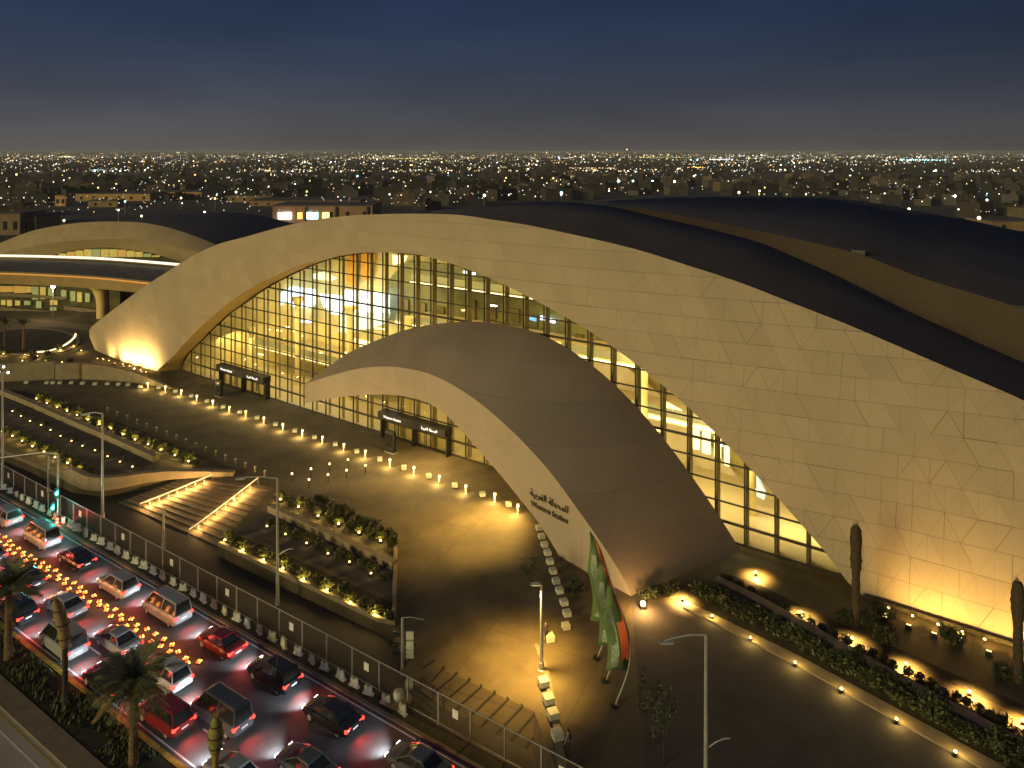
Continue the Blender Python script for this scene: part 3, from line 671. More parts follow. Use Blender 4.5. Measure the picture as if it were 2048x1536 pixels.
# ---------------------------------------------------------------- neighbour station, flyover
nb = thing('neighbour_station', 'smaller tan arched station wing beyond the flyover, dark roof behind it', 'station', tuple(LP.pt(60, 5, 0)), world=True)
lu = [(-160, 545), (-60, 510), (0, 486), (45, 468), (88, 456), (155, 446), (221, 443), (288, 446), (354, 460), (432, 489), (500, 520), (560, 555)]
lf = [(-160, 560), (-60, 530), (0, 508), (45, 497), (88, 488), (155, 481), (221, 478), (288, 481), (354, 494), (420, 512), (480, 540), (560, 580)]
ll = [(-160, 610), (-60, 575), (0, 545), (50, 528), (95, 514), (133, 503), (177, 497), (221, 495), (277, 502), (321, 511), (400, 540), (560, 620)]
a3, b3, c3 = ([LP.at(p.x, p.y, q) for p in cr(c, 4)] for c, q in ((lu, 5), (lf, 0), (ll, 1.5)))
mb = MB(); mb.grid([a3, [a.lerp(b, .5) - LP.n * .5 for a, b in zip(a3, b3)], b3]); obj('stone_arch', mb, M['stone2'], nb, smooth=True)
mb = MB(); mb.grid([b3, c3]); obj('soffit_band', mb, M['stone2'], nb, smooth=True)
lr = [(100, 462), (200, 447), (270, 440), (294, 437), (340, 430), (376, 427), (430, 425), (478, 426), (520, 431), (553, 439), (600, 452), (680, 490), (760, 540)]
r3 = resamp([LP.at(p.x, p.y, 55) for p in cr(lr, 4)], 44); a4 = resamp(a3[20:], 44)
d5 = [Vector((p.x + 8, p.y + 30, -1)) for p in r3]
mb = MB(); mb.grid([[p - Vector((0, 0, .1)) for p in a4], r3, d5]); obj('roof', mb, M['roof'], nb, smooth=True)
mb = MB(); p0, p1 = LP.at(-160, 600, 3), LP.at(560, 600, 3)
mb.face([Vector((p0.x, p0.y, 0)), Vector((p1.x, p1.y, 0)), Vector((p1.x, p1.y, 22)), Vector((p0.x, p0.y, 22))])
M['nglass'] = mat('neighbour_glass', (.10, .095, .04), .2, noise=(.3, .5)); 
# only the piece below the arch edge is glazed
mb = MB(); cc = [p + LP.n * .4 for p in c3]; mb.grid([[Vector((p.x, p.y, 0)) for p in cc], cc]); obj('glass_wall', mb, M['nglass'], nb)
def npanel(pts, q, name, m):
    ps = [LP.at(x, y, q) for x, y in pts]; mb = MB(); mb.face(ps); bk = [p + LP.n * .3 for p in ps]
    for i in range(len(ps)): j = (i + 1) % len(ps); mb.face([ps[j], ps[i], bk[i], bk[j]])
    return obj(name, mb, m, nb)
M['winlit'] = mat('lit_window', (.5, .4, .1), .4, emit=(1, .72, .14), estr=.30, noise=(1.5, .5)); M['winorange'] = mat('orange_window', (.5, .3, .1), .4, emit=(1, .55, .08), estr=.32); M['wingreen'] = mat('pale_window', (.4, .5, .3), .4, emit=(.7, .66, .2), estr=.16)
x = 100
for k in range(13):
    x2 = x + 15; top = interp(sorted([(a, b) for a, b in ll]), x + 8)
    if top < 511: npanel([(x, max(top + 2, 499)), (x2, max(top + 2, 499)), (x2, 514), (x, 514)], 1.4, 'lit_window', M[('winlit', 'winlit', 'winorange', 'winlit', 'winlit', 'wingreen')[k % 6]])
    x += 17
LPA = LP; LP = VPlane(Vector((-130, 190, 0)), Vector((-70, 186, 0)))
for (x, y, w_, h_, m_) in ((0, 572, 26, 12, 'winorange'), (28, 572, 22, 14, 'winorange'), (52, 573, 10, 12, 'winlit'), (64, 573, 12, 26, 'wingreen'), (80, 574, 10, 24, 'winlit'), (96, 575, 8, 20, 'wingreen'), (122, 580, 10, 18, 'wingreen'), (140, 582, 10, 20, 'wingreen'), (154, 584, 9, 20, 'winlit'), (170, 586, 9, 18, 'wingreen'), (2, 600, 8, 10, 'winlit'), (14, 600, 9, 12, 'winlit'), (30, 601, 9, 10, 'winlit'), (48, 602, 12, 8, 'wingreen'), (72, 602, 10, 14, 'wingreen'), (100, 600, 14, 10, 'winlit'), (100, 614, 12, 7, 'wingreen')):
    npanel([(x, y), (x + w_, y + 1), (x + w_, y + h_), (x, y + h_)], -.5, 'lit_window', M[m_])
npanel([(-40, 560), (240, 566), (240, 636), (-40, 632)], 0, 'lower_glass', M['nglass'])
npanel([(0, 585), (130, 594), (130, 599), (0, 592)], -1.5, 'floor_band', M['kerb'])
npanel([(128, 612), (200, 620), (200, 628), (128, 620)], -1.5, 'floor_band', M['kerb'])
npanel([(0, 614), (115, 624), (115, 632), (0, 626)], -1.5, 'floor_band', M['kerb'])

LP = LPA
fo = thing('flyover', 'curving grey flyover deck with tan side beam in front of the neighbour station', 'flyover', tuple(G(100, 640)), world=True)
zt = 11.0
def GZ(x, y): return G(x, y, zt)
near = [GZ(p.x, p.y) for p in cr([(-260, 548), (-100, 545), (0, 547), (100, 551), (199, 557), (297, 567), (400, 580), (480, 594)], 4)]
far = [GZ(p.x, p.y) for p in cr([(-260, 518), (-100, 517), (0, 518), (100, 520), (221, 525), (354, 536), (430, 545), (520, 558)], 4)]
under = [p - Vector((0, 0, 2.6)) + (Vector((0, 0, 0)) + (f - p).normalized() * 1.2) for p, f in zip(near, far)]
mb = MB(); mb.grid([far, near]); mb.m = 1
mb.grid([near, under]); mb.grid([under, [p - Vector((0, 0, 2.6)) for p in far]])
obj('deck', mb, [mat('flyover_deck', (.16, .13, .085), .7, noise=(.3, .3)), mat('flyover_beam', (.42, .29, .13), .7, noise=(.3, .12))], fo, smooth=False)
for c, off, m_, r_ in ((near, .35, 'kerb', .22), (far, .5, 'kerb', .25)):
    mb = MB(); mb.tube([p + Vector((0, 0, off)) for p in c], r_, 6); obj('parapet', mb, M[m_], fo)
M['trailline'] = mat('flyover_trail', (.9, .9, .8), .4, emit=(1, .88, .66), estr=1.25)
mb = MB(); mb.tube([p + Vector((0, 0, .9)) for p in far[4:]], .33, 6); obj('glow_strip', mb, M['trailline'], fo)  # passing traffic's light trail, shaped as a glowing tube over the far parapet
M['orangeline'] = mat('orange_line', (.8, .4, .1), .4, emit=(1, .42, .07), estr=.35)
mb = MB(); mb.tube([p + Vector((0, 0, .02)) - (f - p).normalized() * .1 for p, f in zip(near, far)], .2, 6); obj('glow_strip', mb, M['orangeline'], fo)
b = G(206, 636); tp = G(186, 574, 8.4)
tp = Vector((b.x - 3.2, b.y + 1, 8.4))
mb = MB(); prof = [(0, 0), (.0, .35), (.05, .6), (.25, .82), (1, 1)]
mb.grid([[b.lerp(tp, 0) + Vector((tp.x - b.x, tp.y - b.y, 0)) * f + Vector((sx * (1.1 + f * 1.6), sy * (.9 + .4 * f), z * 8.4)) for sx, sy in ((-1, -1), (1, -1), (1, 1), (-1, 1))] for f, z in prof], True)
obj('pier', mb, M['soffit'], fo, smooth=True)
pb = G(243, 615); mb = MB(); mb.grid([[pb + Vector((sx * (1.6 + f * 2.4), sy * 1.0, z * 8.4)) for sx, sy in ((-1, -1), (1, -1), (1, 1), (-1, 1))] for f, z in ((0, 0), (.3, .4), (1, 1))], True); obj('pier', mb, M['kerb'], fo, smooth=True)
p = FP.at(106, 570, 60); 
t = thing('flood_lamp', 'dazzling white lamp hanging below the flyover deck', 'lamp', tuple(G(106, 636)), world=True)
bp_ = G(106, 636); mb = MB(); mb.tube([bp_, bp_ + Vector((0, 0, 7.4))], .09, 6); obj('pole', mb, M['steel'], t)
mb = MB(); mb.ball(bp_ + Vector((0, 0, 7.6)), .5); obj('lamp_head', mb, mat('flood_bulb', (1, 1, 1), .3, emit=(1, .95, .7), estr=12, sample=False), t, smooth=True)
lamp('glow', 'POINT', t, bp_ + Vector((0, -1, 6.6)), 500, (1, .85, .5), .3, local=False)

# ---------------------------------------------------------------- planters: walls, shrubs and their uplights
def wall_along(name, label, pts, w, h, m, cat='wall', base=0.0, group=None):
    mb = MB(); pts = resamp([Vector((p.x, p.y, 0)) for p in pts], max(8, len(pts) * 3)); L_, R_ = [], []
    hs = h if callable(h) else (lambda t: h)
    for i, p in enumerate(pts):
        t = (pts[min(i + 1, len(pts) - 1)] - pts[max(0, i - 1)]).normalized(); nn = Vector((-t.y, t.x, 0)) * w / 2
        L_.append(p - nn); R_.append(p + nn)
    n_ = len(pts) - 1; zs = [base + hs(i / n_) for i in range(len(pts))]
    z = lambda P, zz: [Vector((p.x, p.y, zz[i] if isinstance(zz, list) else zz)) for i, p in enumerate(P)]
    c = .04; inn_ = lambda A, B: [a.lerp(b, .06) for a, b in zip(A, B)]
    rows = [z(L_, base - .02), z(L_, [k - c for k in zs]), z(inn_(L_, R_), zs), z(inn_(R_, L_), zs), z(R_, [k - c for k in zs]), z(R_, base - .02)]
    mb.grid(rows); mb.face([r[0] for r in rows]); mb.face([r[-1] for r in rows][::-1])
    return tag(obj(name, mb, m), label, cat, group)
gp = lambda *a: [G(*p) for p in a]
wall_along('retaining_wall', 'long pale retaining wall between the far planter lamps and the sunken ramp', gp((5, 788), (60, 810), (150, 850), (230, 884), (312, 922)), .9, .75, M['wallstone'])
wall_along('retaining_wall', 'pale retaining wall between the two planted rows nearest the traffic signal with square boards', gp((541, 1022), (620, 1058), (700, 1096), (789, 1136)), .8, .7, M['wallstone'])
wall_along('parapet', 'rounded tan parapet wall wrapping the end of the sunken ramp above the steps', gp((120, 950), (150, 966), (175, 977), (205, 979), (245, 973), (287, 964), (340, 956), (410, 952), (468, 950)), .8, lambda t: 1.75 * (1 - .72 * max(0, t - .2) / .8) * min(1, .3 + t * 5), M['wallstone'])
wall_along('boundary_wall', 'high plain tan wall curving around the planted loop road near the arch foot', gp((-60, 764), (0, 763), (60, 760), (110, 758)), .6, 3.1, M['wallstone'], group='tan walls beside the loop road')
wall_along('boundary_wall', 'short tan wall section in the middle, by the loop road', gp((113, 758), (160, 757)), .9, 2.8, M['wallstone'], group='tan walls beside the loop road')
wall_along('boundary_wall', 'tan wall sweeping down to plaza level at the lit foot of the arch', gp((166, 758), (220, 760), (270, 764), (318, 772), (345, 777)), .6, lambda t: 2.7 * (1 - t ** 1.6) + .05, M['wallstone'], group='tan walls beside the loop road')
wall_along('garden_wall', 'long low tan wall between the dark hedge and the pooled ground lamps', gp((1431, 1166), (1500, 1199), (1590, 1249), (1700, 1313), (1850, 1396), (2048, 1502), (2250, 1616)), 1.0, .5, M['wallstone'])
wall_along('plant_bed_edge', 'low dark edging running along the foot of the great stone wall', gp((1726, 1196), (1780, 1214), (1900, 1252), (2048, 1300), (2200, 1350)), .3, .35, M['soil'], cat='edging')
wall_along('planter_wall', 'low front wall of the planter between the steps and the hatched ramp', gp((440, 1090), (560, 1147), (680, 1204), (787, 1255), (789, 1190), (791, 1100)), .35, .35, M['wallstone'])
wall_along('planter_wall', 'low front wall of the long planter beside the sunken ramp', gp((-60, 884), (0, 903), (60, 927), (118, 953)), .35, .3, M['wallstone'])

def shrub_mesh(seed, r, h, n, m, size=.17):
    q = random.Random(seed); mb = MB()
    lobes = [(q.uniform(-.5, .5) * r, q.uniform(-.5, .5) * r, q.uniform(.35, .75) * h, q.uniform(.45, .75) * r) for _ in range(6)]
    for _ in range(n):
        lx, ly, lz, lr = q.choice(lobes)
        d = Vector((q.gauss(0, 1), q.gauss(0, 1), q.gauss(0, .8))).normalized() * lr * q.uniform(.6, 1.1)
        p = Vector((lx, ly, max(.06, lz))) + d
        if p.z < .03: p.z = q.uniform(.03, .3)
        a = Vector((q.gauss(0, 1), q.gauss(0, 1), q.gauss(.4, .7))).normalized(); b = a.cross(Vector((q.gauss(0, 1), q.gauss(0, 1), q.gauss(0, 1)))).normalized()
        s = size * q.uniform(.6, 1.5)
        mb.face([p - a * s, p + b * s * .4, p + a * s, p - b * s * .4])
    return mesh('shrub_leaves', mb, m)
SH = [shrub_mesh(k, .75, 1.0, 420, M['leaf']) for k in range(4)]
HD = [shrub_mesh(20 + k, .95, 1.15, 520, M['leaf2'], .16) for k in range(5)]
def stem_mesh(h):
    mb = MB()
    for k in range(4): mb.tube([(0, 0, 0), (.18 * math.cos(k * 1.7), .18 * math.sin(k * 1.7), h * .5), (.4 * math.cos(k * 1.7), .4 * math.sin(k * 1.7), h * .85)], [.03, .022, .012], 5)
    return mesh('stem', mb, M['bark'])
STEM = stem_mesh(1.0)
def shrub(p, label, group, meshes, sc):
    o = thing('shrub', label, 'shrub', tuple(p), R.uniform(0, 6.28), group)
    obj('foliage', R.choice(meshes), None, o, local=True); obj('stem', STEM, None, o, local=True)
    o.scale = (sc * R.uniform(.85, 1.15), sc * R.uniform(.85, 1.15), sc * R.uniform(.8, 1.2)); return o
# ground uplight: spike, hooded body, glowing lens, real light
def uplight_proto(name, power, hgt=.34, tip=(.5, .2, .6)):
    o = thing(name, 'x', 'ground lamp', (0, 0, -50))
    mb = MB(); mb.lathe([(.02, 0), (.035, .1), (.035, hgt * .5), (.12, hgt * .6), (.13, hgt * .95), (.10, hgt)], n=10); obj('housing', mb, M['black'], o, local=True)
    mb = MB(); mb.ball((0, 0, hgt + .0), .12, 8); obj('lens', mb, M['bulb'], o, local=True, smooth=True)
    if power > 500: lamp('glow', 'SPOT', o, (0, -.12, hgt + .5), power, (1, .56, .14), .15, aim=(0, -.05, -1), cone=142, blend=.5)
    else: lamp('glow', 'POINT', o, (0, -.12, hgt + .28), power, GOLD, .12)
    return o
UP = uplight_proto('ground_lamp', 95); UPB = uplight_proto('ground_lamp', 9); UPX = uplight_proto('ground_lamp', 2000, .3)
used = set()
def place(proto, p, label, group, rz=0.0, scale=None):
    if proto.name in used: return dup(proto, tuple(p), rz, label, scale=scale) if group is None else tag(dup(proto, tuple(p), rz, label, scale=scale), group=group)
    used.add(proto.name); proto.location = tuple(p); proto.rotation_euler = (0, 0, rz); proto['label'] = label
    if group: proto['group'] = group
    if scale: proto.scale = scale if isinstance(scale, tuple) else (scale,) * 3
    return proto
rowsL = {
 'upper planter by the sunken ramp': (UP, [(73, 798), (94, 807), (114, 815), (134, 823), (154, 831), (176, 840), (199, 849), (222, 858), (246, 870), (270, 880), (296, 890), (322, 901), (350, 912), (377, 924)], 'the loop road', 1, .85),
 'lower planter by the sunken ramp': (UP, [(4, 864), (25, 873), (44, 883), (65, 894), (88, 905), (110, 916), (135, 928), (158, 940)], 'the frame edge', 1, .8),
 'top row beside the steps': (UP, [(561, 1001), (597, 1016), (636, 1034), (677, 1050), (718, 1068), (761, 1084)], 'the steps', 1, .8),
 'middle row under the pale wall': (UPB, [(534, 1055), (571, 1071), (613, 1089), (656, 1110), (699, 1127), (742, 1150)], 'the steps', 1, .7),
 'front planter facing the fence': (UP, [(450, 1083), (486, 1103), (527, 1123), (566, 1140), (607, 1162), (654, 1183), (701, 1209), (750, 1234)], 'the steps', 1, .85),
 'foot of the ramp wall': (UPB, [(25, 823), (42, 833), (60, 843), (82, 851), (101, 861), (121, 873), (143, 883), (165, 893), (190, 902), (215, 914), (240, 925), (265, 935)], 'the loop road', 2, .55),
}
for nm, (pr, pts, anchor, every, sc) in rowsL.items():
    for i, (x, y) in enumerate(pts):
        p = G(x, y + 4)
        place(pr, p, f'ground lamp in the {nm}, {nth(i + 1)} from {anchor}', 'lamps lighting the plaza planters')
        for k in range(2 if every == 1 else 1):
            q_ = p + RD * ((.55 + .9 * k) if k == 0 else -1.2) + RP * R.uniform(.35, .8)
            q_.z = .006
            shrub(q_, f'shrub in the {nm}, {("beside", "past")[k]} the {nth(i + 1)} lamp', 'shrubs of the plaza planters', SH, sc * R.uniform(.85, 1.15))
# right-hand hedge with its lamps, ground lamps in pools, wall lamps
hp = resamp([Vector((p.x, p.y, 0)) for p in gp((1395, 1190), (1440, 1206), (1500, 1240), (1600, 1292), (1700, 1345), (1800, 1400), (1900, 1456), (2080, 1555))], 34)
for i, p in enumerate(hp):
    q_ = p + Vector((R.uniform(-.2, .2), R.uniform(-.2, .2), .1))
    shrub(q_, f'dark bushy shrub in the hedge along the low tan wall, {nth(i + 1)} from the canopy', 'shrubs of the dark hedge', HD, R.uniform(.85, 1.1))
for i, (x, y) in enumerate([(1424, 1240), (1501, 1284), (1590, 1334), (1683, 1387), (1793, 1448), (1911, 1514)]):
    place(UP, G(x, y), f'lamp at the front of the dark hedge, {nth(i + 1)} from the canopy', 'lamps lighting the dark hedge')
for i, (x, y) in enumerate([(1512, 1152), (1601, 1233), (1704, 1284), (1812, 1336), (1939, 1392), (2046, 1450)]):
    place(UPX, G(x, y), f'ground lamp in a bright pool behind the low tan wall, {nth(i + 1)} from the canopy', 'lamps behind the low tan wall')
for i in range(26):
    t = i / 25; p = G(1455 + t * 600, 1160 + t * 312 + 4); p.z = .006
    shrub(p, f'low dark ground shrub behind the low tan wall, {nth(i + 1)} from the canopy', 'shrubs behind the low tan wall', HD, R.uniform(.35, .55))
for i, (x, y) in enumerate([(1725, 1251), (1777, 1224), (1825, 1240), (1876, 1257), (1925, 1272), (1969, 1287)]):
    place(UPB, G(x, y), f'small white spot lamp before the great stone wall, {nth(i + 1)} from the glass', 'spot lamps before the great stone wall')
# washers that light the foot of the great wall and of the far leg
def washer(x, y, label, power, aimz, off, grp, cone=125, col=(1, .58, .13)):
    p = G(x, y) - FP.n * off; a = FP.n
    o = thing('wall_washer', label, 'floodlight', tuple(p), FROT, grp)
    mb = MB(); mb.box((0, 0, .06), (.5, .3, .12)); mb.box((0, .02, .22), (.44, .2, .2), taper=.9); obj('housing', mb, M['black'], o, local=True)
    mb = MB(); mb.box((0, .05, .33), (.36, .14, .025)); obj('lens', mb, M['bulb'], o, local=True)
    l = lamp('beam', 'SPOT', o, (0, .1, .5), power, col, .15, cone=cone, blend=.8); l.rotation_euler = Vector((0, 1, aimz)).to_track_quat('-Z', 'Y').to_euler()
for i, (x, y, pw) in enumerate([(1775, 1218, 260), (1822, 1234, 520), (1872, 1250, 620), (1922, 1266, 480), (1980, 1285, 520), (2040, 1305, 520), (2110, 1330, 400)]):
    washer(x, y + 8, f'floodlight at the foot of the great stone wall, {nth(i + 1)} from the glass', pw * 1.7, .38, 1.3, 'floodlights at the great stone wall')
for i, (x, y, pw) in enumerate([(222, 717, 420), (246, 726, 1500), (264, 732, 1900), (284, 738, 1900), (300, 743, 1200)]):
    washer(x, y, f'floodlight washing the far foot of the arch, {nth(i + 1)} from the loop road', pw * 2.2, .7, 1.6, 'floodlights at the far foot of the arch', col=(1, .66, .24))
for i, (x, y) in enumerate([(195, 721), (207, 723), (218, 725), (246, 732), (259, 736), (269, 741), (281, 744), (292, 748)]):
    place(UPB, G(x, y), f'small lamp on the curb at the far arch foot, {nth(i + 1)} from the loop road', 'curb lamps at the far foot of the arch')
for i, (x, y) in enumerate([(45, 725), (92, 728), (124, 729), (121, 704), (147, 695), (163, 705), (50, 713), (7, 711), (75, 716)]):
    p = G(x, y); place(UP, p, f'lamp in the loop road planting behind the tan walls, {nth(i + 1)} of the cluster', 'lamps in the loop road planting')
    if i not in (4, 5): shrub(p + Vector((R.uniform(-1.5, 1.5), 1.0, 0)), f'dark shrub behind the {nth(i + 1)} lamp of the loop road planting', 'shrubs of the loop road', HD, .9)
o = thing('island_light_trail', 'bright curved car light trail along the edge of the round island', 'light strip', tuple(G(150, 690)), world=True)
mb = MB(); mb.tube([G(p.x, p.y, .3) for p in cr([(73, 704.5), (98, 702), (122, 694), (139, 684), (149, 674), (151, 668)], 5)], .17, 6); obj('tube', mb, mat('island_trail_glow', (1, .9, .7), .4, emit=(1, .76, .38), estr=2.8), o)  # car light trail round the island, shaped as a glowing tube

# ---------------------------------------------------------------- plaza: lamp bollards, seat cubes, dot lamps
LB = thing('lamp_bollard', 'x', 'bollard lamp', (0, 0, -50))
mb = MB(); mb.lathe([(.16, 0), (.16, .04), (.1, .06), (.1, .78)], n=10); obj('post', mb, M['steel'], LB, local=True)
mb = MB(); mb.lathe([(.13, .78), (.15, .8), (.15, 1.02), (.13, 1.06)], n=10); obj('lens', mb, M['bulb'], LB, local=True, smooth=True)
mb = MB(); mb.lathe([(.17, 1.06), (.17, 1.1), (.06, 1.14)], n=10); obj('cap', mb, M['steel'], LB, local=True)
lamp('glow', 'POINT', LB, (-.28, -.34, .6), 190, (1, .68, .22), .15)
lb = [(296, 777), (331, 784), (363, 792), (394, 803), (426, 813), (459, 826), (492, 835), (528, 848), (566, 861), (605, 874), (645, 887), (688, 902), (731, 916), (780, 934), (828, 950), (879, 968), (932, 987), (990, 1004), (1036, 1028)]
for i, (x, y) in enumerate(lb):
    place(LB, G(x, y), f'glowing lamp bollard in the plaza row, {nth(i + 1)} from the far arch foot', 'glowing lamp bollards across the plaza')
SC = thing('seat_cube', 'x', 'seat', (0, 0, -50))
mb = MB(); mb.box((0, 0, .26), (.62, .62, .4)); obj('seat', mb, M['offwhite'], SC, local=True)
mb = MB(); mb.box((0, 0, .03), (.52, .52, .06)); obj('plinth', mb, M['black'], SC, local=True)
for (a, b, i) in [(p, q_, i) for i, (p, q_) in enumerate(zip(lb, lb[1:]))]:
    p = G((a[0] + b[0]) / 2 + 4, (a[1] + b[1]) / 2 - 3)
    place(SC, p, f'pale seat cube past the {nth(i + 1)} lamp bollard from the far arch foot', 'pale seat cubes between the lamp bollards', .2)
lf_ = [(53, 767), (94, 768), (106, 768), (120, 768), (143, 768), (165, 769), (190, 770), (215, 770), (237, 771), (256, 772), (281, 776)]
for i, (x, y) in enumerate(lf_):
    place(SC, G(x, y), f'pale seat cube in the far row along the tan walls, {nth(i + 1)} from the loop road', 'pale seat cubes along the tan walls', .2)
lc_ = [(1078, 1060), (1083, 1077), (1089, 1094), (1095, 1110), (1100, 1128), (1106, 1147), (1112, 1167), (1119, 1186), (1128, 1210), (1134, 1232), (1132, 1258)]
for i, (x, y) in enumerate(lc_):
    place(SC, G(x, y), f'pale seat cube in the row along the canopy leg, {nth(i + 1)} from the lettering', 'pale seat cubes along the canopy leg', .3)
for i, (x, y) in enumerate([(1099, 1282), (1087, 1306 + 66), (1097, 1406), (1106, 1436), (1115, 1478)]):
    place(SC, G(x, y), f'pale seat cube on the curb by the plaza lamp, {nth(i + 1)} from the canopy', 'pale seat cubes on the curb', .3, 1.15)
# faint grey bollards behind the far planter and on toward the steps
GB = thing('grey_bollard', 'x', 'bollard', (0, 0, -50))
mb = MB(); mb.lathe([(.14, 0), (.14, .62)], n=10); obj('post', mb, M['kerb'], GB, local=True)
mb = MB(); mb.lathe([(.16, .62), (.16, .7), (.07, .74)], n=10); obj('cap', mb, M['offwhite'], GB, local=True)
for i in range(17):
    t = i / 16; x, y = 215 + 315 * t, 824 + 128 * t
    place(GB, G(x, y), f'small grey bollard behind the upper planter, {nth(i + 1)} from the loop road', 'unlit grey bollards behind the upper planter')
DL = thing('post_lamp', 'x', 'post lamp', (0, 0, -50))
mb = MB(); mb.lathe([(.1, 0), (.05, .05), (.04, .85)], n=8); obj('post', mb, M['black'], DL, local=True)
mb = MB(); mb.ball((0, 0, .95), .14, 8); obj('globe', mb, M['bulb'], DL, local=True, smooth=True)
lamp('glow', 'POINT', DL, (0, 0, 1.25), 14, (1, .8, .45), .15)
for i, (x, y) in enumerate([(584, 963), (622, 953), (659, 943), (696, 934), (618, 975), (656, 965), (693, 956), (731, 946)]):
    place(DL, G(x, y), f'slender post lamp with tiny globe, {nth(i % 4 + 1)} along the plaza row {("nearer the glass", "nearer the planter")[i // 4]}', 'slender post lamps in the middle of the plaza')
for i in range(13):
    x, y = 640 + i * 12.3, 1005 + i * 6.0
    p = G(x, y); p.z = .006
    shrub(p, f'low dark bush at the plaza edge above the top planter row, {nth(i + 1)} from the steps', 'bushes at the plaza edge', HD, R.uniform(.4, .75))

# ---------------------------------------------------------------- steps with lit handrails
tl, tr, bl, br = G(378, 952), G(552, 974), G(236, 1006, ROADZ + .1), G(438, 1094, ROADZ + .1)
NS = 11
M['step'] = mat('step_stone', (.15, .115, .07), .8, noise=(1.2, .25))
stp = thing('stone_steps', 'broad flight of stone steps climbing from the pavement to the plaza, lit by two handrails', 'steps', tuple(bl), world=True)
for k in range(NS):
    a0, a1 = k / NS, (k + 1) / NS
    mb = MB(); z0 = ROADZ + .1; z1 = z0 + (0 - z0) * (k + 1) / NS
    q0, q1, q2, q3 = bl.lerp(tl, a0), br.lerp(tr, a0), br.lerp(tr, 1.02), bl.lerp(tl, 1.02)
    f = .0
    q2, q3 = br.lerp(tr, a1 + .002), bl.lerp(tl, a1 + .002)
    mb.prism([(p.x, p.y) for p in (q0, q1, q2, q3)], z0 - .15, z1 + .004 * (k == NS - 1)); obj('step', mb, M['step'], stp)
    mb = MB(); e0, e1 = bl.lerp(tl, a0 - .004), br.lerp(tr, a0 - .004); mid_ = (e0 + e1) / 2; dd = e1 - e0
    mb.box((mid_.x, mid_.y, (z0 - .02 + z1) / 2 - .03), (dd.length, .12, max(.05, z1 - z0 - .04)), math.atan2(dd.y, dd.x)); obj('riser', mb, M['darkpave'], stp)
for i, (fa, fb, x0, x1) in enumerate(((.22, .32, .02, .95), (.76, .80, -.05, 1.0))):
    lab = ('glowing handrail on the steps, the one nearer the tan parapet', 'glowing handrail on the steps, the one nearer the lit planter')[i]
    h_ = thing('handrail', lab, 'handrail', tuple(bl.lerp(br, fa)), world=True, group='glowing handrails on the steps')
    pts = []
    for k in range(9):
        t = x0 + (x1 - x0) * k / 8; p = bl.lerp(tl, t).lerp(br.lerp(tr, t), fa + (fb - fa) * t); p.z = (ROADZ + .1) * (1 - min(1, max(0, t))) ; pts.append(p)
    for p in pts:
        mb = MB(); mb.tube([p, p + Vector((0, 0, .95))], .035, 6); obj('post', mb, M['steel'], h_)
    mb = MB(); mb.tube([p + Vector((0, 0, .95)) for p in pts], .05, 6); obj('rail', mb, M['steel'], h_)
    mb = MB(); mb.tube([p + Vector((0, 0, .86)) for p in pts], .05, 6); obj('glow_strip', mb, mat('rail_light', (1, .8, .5), .4, emit=(1, .66, .26), estr=1.6, sample=False), h_)
    for p in pts[1:8]: lamp('glow', 'POINT', h_, p + Vector((0, 0, .42)), 330 * R.uniform(.5, 1.3), (1, .55, .16), .1, local=False)

# ---------------------------------------------------------------- fence along the road and its white feet
fe = thing('mesh_fence', 'long wire mesh fence on steel posts between road and pavement', 'fence', tuple(UV_(70, V_F)), world=True)
def fence_mesh_mat():
    m = bpy.data.materials.new('wire_mesh'); m.use_nodes = True; nt = m.node_tree; b = nt.nodes['Principled BSDF']; b.inputs['Base Color'].default_value = (.05, .043, .034, 1)
    t = node(nt, 'ShaderNodeBsdfTransparent'); mx = node(nt, 'ShaderNodeMixShader'); geo = node(nt, 'ShaderNodeNewGeometry')
    dot = node(nt, 'ShaderNodeVectorMath', operation='DOT_PRODUCT'); dot.inputs[1].default_value = RD; nt.links.new(geo.outputs['Position'], dot.inputs[0]); sp = node(nt, 'ShaderNodeSeparateXYZ'); nt.links.new(geo.outputs['Position'], sp.inputs[0])
    l = math_(nt, 'MAXIMUM', lines(nt, dot.outputs['Value'], .09, .02), lines(nt, sp.outputs['Z'], .09, .02))
    nt.links.new(l, mx.inputs[0]); nt.links.new(t.outputs[0], mx.inputs[1]); nt.links.new(b.outputs[0], mx.inputs[2]); nt.links.new(mx.outputs[0], nt.nodes['Material Output'].inputs[0]); return m
M['wire'] = fence_mesh_mat()
PZ = ROADZ + .1; FH = 2.35
fu = [20 + 2.9 * k for k in range(38)]
for k, u in enumerate(fu):
    p = UV_(u, V_F, PZ); mb = MB(); mb.box((p.x, p.y, PZ + FH / 2), (.09, .09, FH), ROADROT); obj('post', mb, M['steel'], fe)
    if k % 3 == 1:
        a = UV_(u + 1.3, V_F - .06, PZ + 1.45); mb = MB(); mb.box(tuple(a), (.5, .03, .62), ROADROT); obj('notice_plate', mb, M['white'], fe)
mb = MB(); a = UV_((fu[0] + fu[-1]) / 2, V_F, PZ + FH - .05); mb.box(tuple(a), (fu[-1] - fu[0], .06, .06), ROADROT); a.z = PZ + .15; mb.box(tuple(a), (fu[-1] - fu[0], .05, .05), ROADROT); obj('rail', mb, M['steel'], fe)
mb = MB(); mb.face([UV_(fu[0], V_F, PZ + .15), UV_(fu[-1], V_F, PZ + .15), UV_(fu[-1], V_F, PZ + FH), UV_(fu[0], V_F, PZ + FH)]); obj('wire_panel', mb, M['wire'], fe)
WF = thing('barrier_block', 'x', 'block', (0, 0, -50))
mb = MB(); mb.box((0, 0, .06), (1.0, .3, .12)); obj('base', mb, M['offwhite'], WF, local=True)
